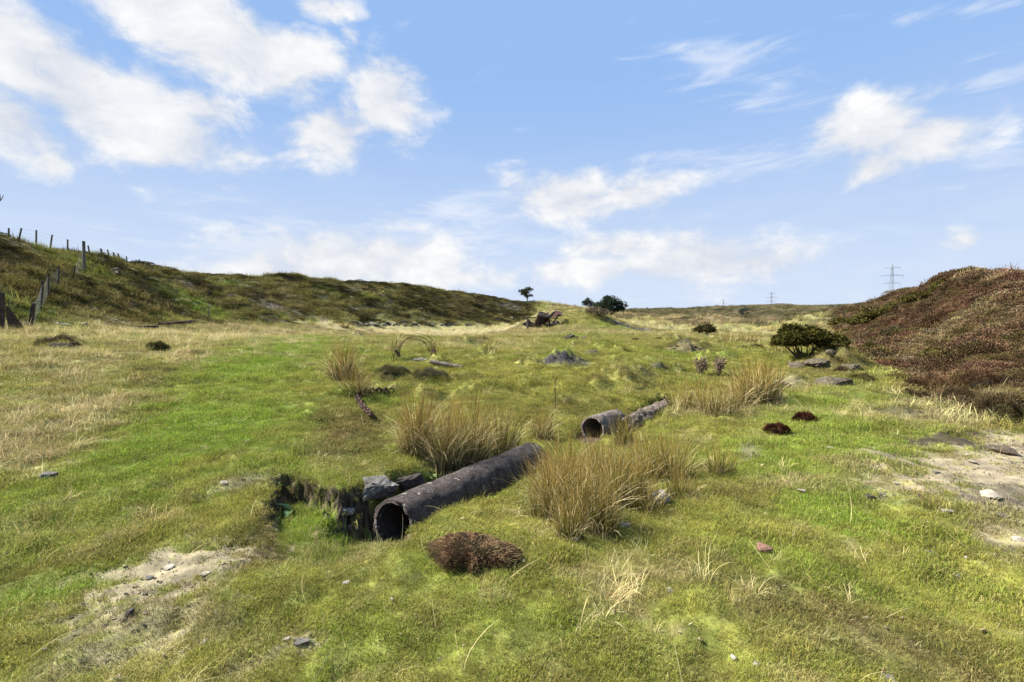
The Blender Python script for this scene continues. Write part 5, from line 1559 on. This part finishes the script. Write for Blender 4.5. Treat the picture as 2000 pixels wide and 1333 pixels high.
def log_between(p0, p1, r, mat, seed, n=10, seg=14, rough=.25, flat=1.0):
    p0, p1 = A3(*p0), A3(*p1); r_ = random.Random(seed)
    pts_ = [p0 + (p1 - p0) * i / seg + A3(0, 0, r_.uniform(-1, 1) * r * .12) for i in range(seg + 1)]
    V_, F_ = tube(pts_, [r * r_.uniform(1 - rough, 1 + rough * .4) for _ in pts_], n)
    return np.array(V_), F_


a, b = G(842, 711), G(903, 722)
V_, F_ = log_between((0, 0, .05), b - a + A3(0, 0, .05), .055, M_WOOD, 4)
tag(mesh_obj('log', V_, F_, M_WOOD, loc=a), 'weathered grey log lying on the grass in front of the wire coil', 'log')
a = G(785, 699); t = A3(*W(772, 684, a[1])) - a
V_, F_ = log_between((0, 0, -.05), t, .05, M_WOOD, 5)
tag(mesh_obj('post_stub', V_, F_, M_WOOD, loc=a), 'short leaning pale post stub at the left of the wire coil', 'post')
V_, F_ = rock_vf(78, .26, .18, .06, 2, .3)
a = G(820, 706); tag(mesh_obj('grey_slab', V_, F_, M_STONE, loc=a + A3(0, 0, .03)), 'flat grey slab between the wire coil and the log', 'stone')

# ---- rusty chain
CH = [(727, 822), (720, 812), (713, 805), (706, 798), (701, 790), (699, 783), (702, 777), (709, 773), (717, 771), (727, 770.5), (738, 770), (750, 770), (760, 770), (768, 770)]
P_ = np.array([G(*c) for c in CH])
cum = np.concatenate([[0], np.cumsum(np.linalg.norm(np.diff(P_, axis=0), axis=1))])
chain = thing('rusty_chain', 'heavy rusty link chain lying in a curve on the grass left of the rushes', 'chain', P_[5])
nl = 30
link_me = None
for i in range(nl):
    s = cum[-1] * (i + .5) / nl
    c = A3(*[np.interp(s, cum, P_[:, k]) for k in range(3)]); c2 = A3(*[np.interp(s + .03, cum, P_[:, k]) for k in range(3)])
    if link_me is None:
        ring_ = []
        Ll = cum[-1] / nl * .68
        for j_ in range(17):
            a = 2 * math.pi * j_ / 16
            ring_.append((math.cos(a) * Ll, math.sin(a) * .048, 0))
        mb = MB(); mb.add(tube(ring_, .019, 6, False)); o = mb.obj('link', M_RUST, chain); link_me = o.data
    else:
        o = bpy.data.objects.new('link', link_me); COL.objects.link(o); o.parent = chain
    o.location = c - P_[5] + A3(0, 0, .06)
    dv = c2 - c
    o.rotation_euler = (math.radians(90 if i % 2 else 12) + random.uniform(-.3, .3), random.uniform(-.15, .15), math.atan2(dv[1], dv[0]))

# ---- wreck of rusty iron on the green mound
g = G(1060, 640); k = g[1] / F_PX
wr = thing('rusty_wreck', 'collapsed heap of black and red rusty iron plates and beams against the green mound', 'wreck', g)
def wp(px, py, dy=0.0): return A3(*W(px, py, g[1] + dy)) - g
def plate(poly, dy, th_, mat, nm):
    V_ = [wp(x_, y_, dy + e) for (x_, y_, e) in poly]; n_ = len(V_)
    V_ += [v + A3(.05, th_, .03) for v in V_]
    F_ = [tuple(range(n_)), tuple(range(2 * n_ - 1, n_ - 1, -1))] + [(i_, i_ + n_, (i_ + 1) % n_ + n_, (i_ + 1) % n_) for i_ in range(n_)]
    o = mesh_obj(nm, V_, F_, mat, wr); return o
plate([(1048, 619, 0), (1052, 611, .5), (1058, 609.5, .7), (1066, 612, .8), (1072, 611, .8), (1074, 620, .2)], 0, .7, M_DARKIRON, 'hopper')
plate([(1076, 620, 0), (1083, 608, .9), (1090, 608.5, 1.0), (1098, 611, .9), (1097, 617, .3), (1086, 620, .1)], .2, .15, M_REDIRON, 'plate')
plate([(1043, 634, -.3), (1051, 616, 0), (1057, 617, .2), (1053, 638, 0)], -.35, .25, M_REDIRON, 'plate')
plate([(1050, 619, 0), (1074, 620, .3), (1070, 629, .3), (1060, 634, .1), (1052, 638, 0)], .3, .4, M_RUST, 'plate')
plate([(1030, 639, 0), (1031, 624, .2), (1038, 630, .1), (1046, 633, 0), (1056, 633, .1), (1062, 639, 0)], .15, .3, M_DARKIRON, 'plate')
plate([(1019, 633, 0), (1028, 629.5, .2), (1033, 638, 0), (1026, 637.5, 0)], .1, .25, M_DARKIRON, 'plate')
plate([(1058, 639, 0), (1062, 627, .5), (1072, 624, .8), (1078, 626, .8), (1076, 638, .1)], .9, .3, M_DARKIRON, 'plate')
plate([(1068, 621, 0), (1081, 609, .4), (1085, 610, .4), (1073, 623, 0)], -.2, .14, M_DARKIRON, 'beam')
for a_, b_, r, mt, nm in (((1020, 620.5), (1090, 622), .05, M_DARKIRON, 'beam'), ((1030, 642), (1030.5, 620), .09, M_WOOD, 'post'), ((1073, 638), (1073, 624), .09, M_DARKIRON, 'post'), ((1040, 639), (1066, 613), .07, M_RUST, 'beam'), ((1046, 628), (1058, 614), .06, M_DARKIRON, 'beam'), ((1080, 632), (1092, 613), .06, M_RUST, 'beam'), ((1050, 637), (1062, 625), .1, M_DARKIRON, 'beam'),
                          ((1086, 618), (1096, 616), .09, M_DARKIRON, 'beam')):
    mb = MB(); mb.add(tube([wp(*a_, -.3), wp(*b_, -.3)], r, 6)); mb.obj(nm, mt, wr)
for i, (px, py, w, h) in enumerate(((1085, 634, 16, 9), (1078, 636, 10, 6), (1064, 636, 8, 6))):
    stone(px, py, w, h, 170 + i, M_STONE, ('grey boulder at the right foot of the rusty wreck', 'small grey boulder next to the largest one under the wreck', 'low stone under the middle of the rusty wreck')[i], 'boulders under the wreck', name='boulder', cat='boulder', sub=1)

# ---- fallen iron rail at the edge of the straw meadow
a, b = G(312, 638), G(385, 630)
rl = thing('fallen_rail', 'long dark rusty iron rail lying at the edge of the straw meadow', 'rail', a)
V_, F_ = log_between((0, 0, .14), b - a + A3(0, 0, .1), .10, M_RUST, 6, 8); mesh_obj('bar', V_, F_, M_RUST, rl)
for px, py in ((318, 637), (345, 634)):
    c = G(px, py) - a
    mb = MB(); mb.add(tube([c + A3(0, 0, -.1), c + A3(-.05, 0, .22)], .07, 6)); mb.obj('support', M_DARKWOOD, rl)
a = G(280, 642)
V_, F_ = log_between((-.5, 0, .08), (.55, .3, .1), .07, M_DARKWOOD, 8); tag(mesh_obj('dead_branch', V_, F_, M_DARKWOOD, loc=a), 'short black branch lying left of the fallen rail', 'branch')
# timber frame remains on the slope
a = G(232, 536); kk = a[1] / F_PX
fr = thing('broken_timbers', 'broken pale timbers lying on the slope under the ridge fence', 'timber', a)
for p0, p1 in (((-14, 0, 3), (10, 0, 4)), ((-10, 0, 2), (6, -.2, -9)), ((-4, 0, 4), (12, -.2, -6))):
    mb = MB(); mb.add(tube([A3(p0[0] * kk, p0[1], p0[2] * kk + .2), A3(p1[0] * kk, p1[1] - .5, p1[2] * kk + .25)], .07, 5)); mb.obj('timber', M_WOOD, fr)

# ---- heap of rubble with dead stalks on the green bank
g = G(1118, 663); k = g[1] / F_PX
hp = thing('rubble_heap', 'pointed heap of dark broken stone on the middle of the green bank', 'rubble', g)
rr_ = random.Random(9)
for i in range(22):
    u, v = rr_.gauss(0, .4), rr_.gauss(0, .4)
    o = bpy.data.objects.new('stone', pm[rr_.choice((0, 2, 4))]); COL.objects.link(o); o.parent = hp
    s = rr_.uniform(.06, .16)
    o.location = (u * 16 * k, v * .5, max(0, .20 - .26 * abs(u + .25)) * rr_.uniform(.3, 1)); o.scale = (s * 1.2, s, s); o.rotation_euler = (rr_.uniform(0, 6), rr_.uniform(0, 6), rr_.uniform(0, 6))
V_, F_ = rock_vf(79, 11 * k, .25, 7 * k, 2, .35); mesh_obj('core', np.array(V_) + A3(-4 * k, 0, .02), F_, M_DARKSTONE, hp)
# lumps lying on the bare spoil patches: one heap each, its lumps parts
for (px, py, rx, ry, n_, lb) in ((1100, 699, 40, 7, 16, 'black spoil lumps on the bare patch in the middle of the green bank'), (1345, 678, 46, 6, 18, 'wide arc of black spoil lumps on the bare patch beyond the dead willowherbs'),
                                 (1285, 722, 22, 5, 9, 'dark lumps on the small slipped bank left of the dead willowherbs')):
    g = G(px, py); hp = thing('spoil_heap', lb, 'spoil', g, 'dark spoil heaps on the green bank')
    for i in range(n_):
        c = G(px + rr_.gauss(0, .45) * rx, py + rr_.gauss(0, .45) * ry)
        w = rr_.uniform(3.5, 8) * c[1] / F_PX * .5
        lo = bpy.data.objects.new('lump', pm[(2, 4)[i % 2]]); COL.objects.link(lo); lo.parent = hp
        lo.location = c - g + A3(0, 0, 0); lo.scale = (w * 1.3, w, w * .6); lo.rotation_euler = (rr_.uniform(-.4, .4), rr_.uniform(-.4, .4), rr_.uniform(0, 6))


# ---- weeds
def leaf_vf(L_, w, az, pitch, bend, seg=4):
    V_, F_ = [], []
    p = A3(0, 0, 0); dh = A3(math.cos(az), math.sin(az), 0); sd_ = A3(-math.sin(az), math.cos(az), 0); a = pitch
    for s in range(seg + 1):
        t = s / seg; ww = w * math.sin(math.pi * min(.08 + t * .92, 1)) ** .8 * .5 + .002
        V_ += [p - sd_ * ww + A3(0, 0, ww * .35), p.copy(), p + sd_ * ww + A3(0, 0, ww * .35)]
        p = p + (dh * math.cos(a) + A3(0, 0, 1) * math.sin(a)) * L_ / seg; a -= bend / seg
    for s in range(seg):
        for q_ in (0, 1):
            F_.append((s * 3 + q_, s * 3 + q_ + 1, s * 3 + q_ + 4, s * 3 + q_ + 3))
    return V_, F_


M_DOCK = mat_surface('dock_leaf', (.12, .20, .07), col2=(.09, .16, .05), scale=20, amt=.25, bump=.3, bscale=60, bdist=.004, rough=.6)
for px, py, n_, L_, w, sd_, lb, nm in ((548, 950, 6, .10, .035, 5, 'small pale green leafy weed on the rim of the pit at its upper left', 'leafy_weed'), (572, 1004, 4, .16, .075, 6, 'broad leaved dock growing from the left wall of the pit', 'dock_plant'),
                                     (840, 935, 6, .12, .03, 7, 'bright green leafy weed between the dark stone and the pipe', 'leafy_weed')):
    g = G(px, py); rt = thing(nm, lb, 'weed', g + A3(0, 0, .01)); r_ = random.Random(sd_)
    for i in range(n_):
        V_, F_ = leaf_vf(L_ * r_.uniform(.7, 1.2), w * r_.uniform(.7, 1.2), r_.uniform(0, 6.28), r_.uniform(.4, 1.1), r_.uniform(.6, 1.6))
        mesh_obj('leaf', V_, F_, M_DOCK, rt, smooth=True)


def weed(px, py, wpx, hpx, seed, c0, c1, label, group=None, n=320, name='dead_weed', stems=14):
    g = G(px, py); k = g[1] / F_PX; w, h = wpx * k, hpx * k; r_ = random.Random(seed)
    rt = thing(name, label, 'weed', g, group); mb = MB(); cl = []
    for i in range(stems):
        t = A3(r_.gauss(0, .25) * w, r_.gauss(0, .25) * w, h * r_.uniform(.55, 1))
        mb.add(tube([(t[0] * .3, t[1] * .3, -.03), t * .6, t], [.006, .005, .003], 4)); cl += [(*(t * .8), w * .07), (*t, w * .06), (*(t * .55), w * .06)]
    mb.obj('stem', M_BARK, rt)
    V_, F_, C2_, B_ = leaf_cloud(cl, n, .02 + .0012 * g[1], seed, c0, c1, 1.2, 1.0)
    mesh_obj('leaf_and_seed_heads', V_, F_, M_LEAF, rt, cols=C2_, bl=B_)


weed(1368, 735, 36, 38, 41, (.17, .115, .08), (.30, .23, .17), 'dead pinkish willowherb, the left one of the pair beyond the rushes', 'pair of dead willowherbs', 420)
weed(1403, 735, 30, 36, 42, (.16, .11, .075), (.27, .20, .15), 'dead pinkish willowherb, the right one of the pair beyond the rushes', 'pair of dead willowherbs', 420)
for px, py, h, lb in ((1338, 790, 70, 'single tall dark dead stem left of the brown rush row'), (1084, 800, 60, 'single dark dead stem over the orange rushes left of the short pipe'), (1128, 668, 16, 'dead stalk beside the rubble heap'), (1165, 655, 8, 'tiny stalk on the far green bank')):
    g = G(px, py); h_ = h * g[1] / F_PX
    mb = MB(); mb.add(tube([(0, 0, -.05), (.01, 0, h_ * .5), (-.01, 0, h_)], [.007, .006, .003], 5))
    for i in range(9):
        z_ = h_ * random.uniform(.35, 1); mb.add(tube([(0, 0, z_), (random.uniform(-.03, .03), random.uniform(-.03, .03), z_ + .05)], [.004, .002], 4))
    tag(mb.obj('dead_plant', M_BARK, loc=g), lb, 'stem', 'dead stems')
# long single dry stalks in the near turf
x, y, r = polar_points(lambda q_: np.where(q_ < 3, 17, 17 * (3 / q_) ** 1.6), 1.5, 12)
n = len(x); z = height(x, y)
rot = np.stack([rng.normal(0, .5, n), rng.normal(0, .5, n), rng.uniform(0, 6.28, n)], 1); sc = rng.uniform(.5, 1.2, n); scl = np.stack([sc] * 3, 1)
col = PAL['straw'][None] * rng.uniform(.9, 1.5, (n, 1))
P = [proto('stalk', *blades(2, .03, .19, .0030, 1.2, 450 + i, droop=.25, segs=5, up=.7), dry_mat) for i in range(6)]
scatter('dry_stalks', np.stack([x, y, z], 1), rot, scl, np.clip(col, 0, .8), P, dry_mat, 'single long dry grass stalks standing in the near turf')
tot = sum(len(o.data.polygons) for o in S.objects if o.type == 'MESH'); print('faces', tot, 'objects', len(S.objects))
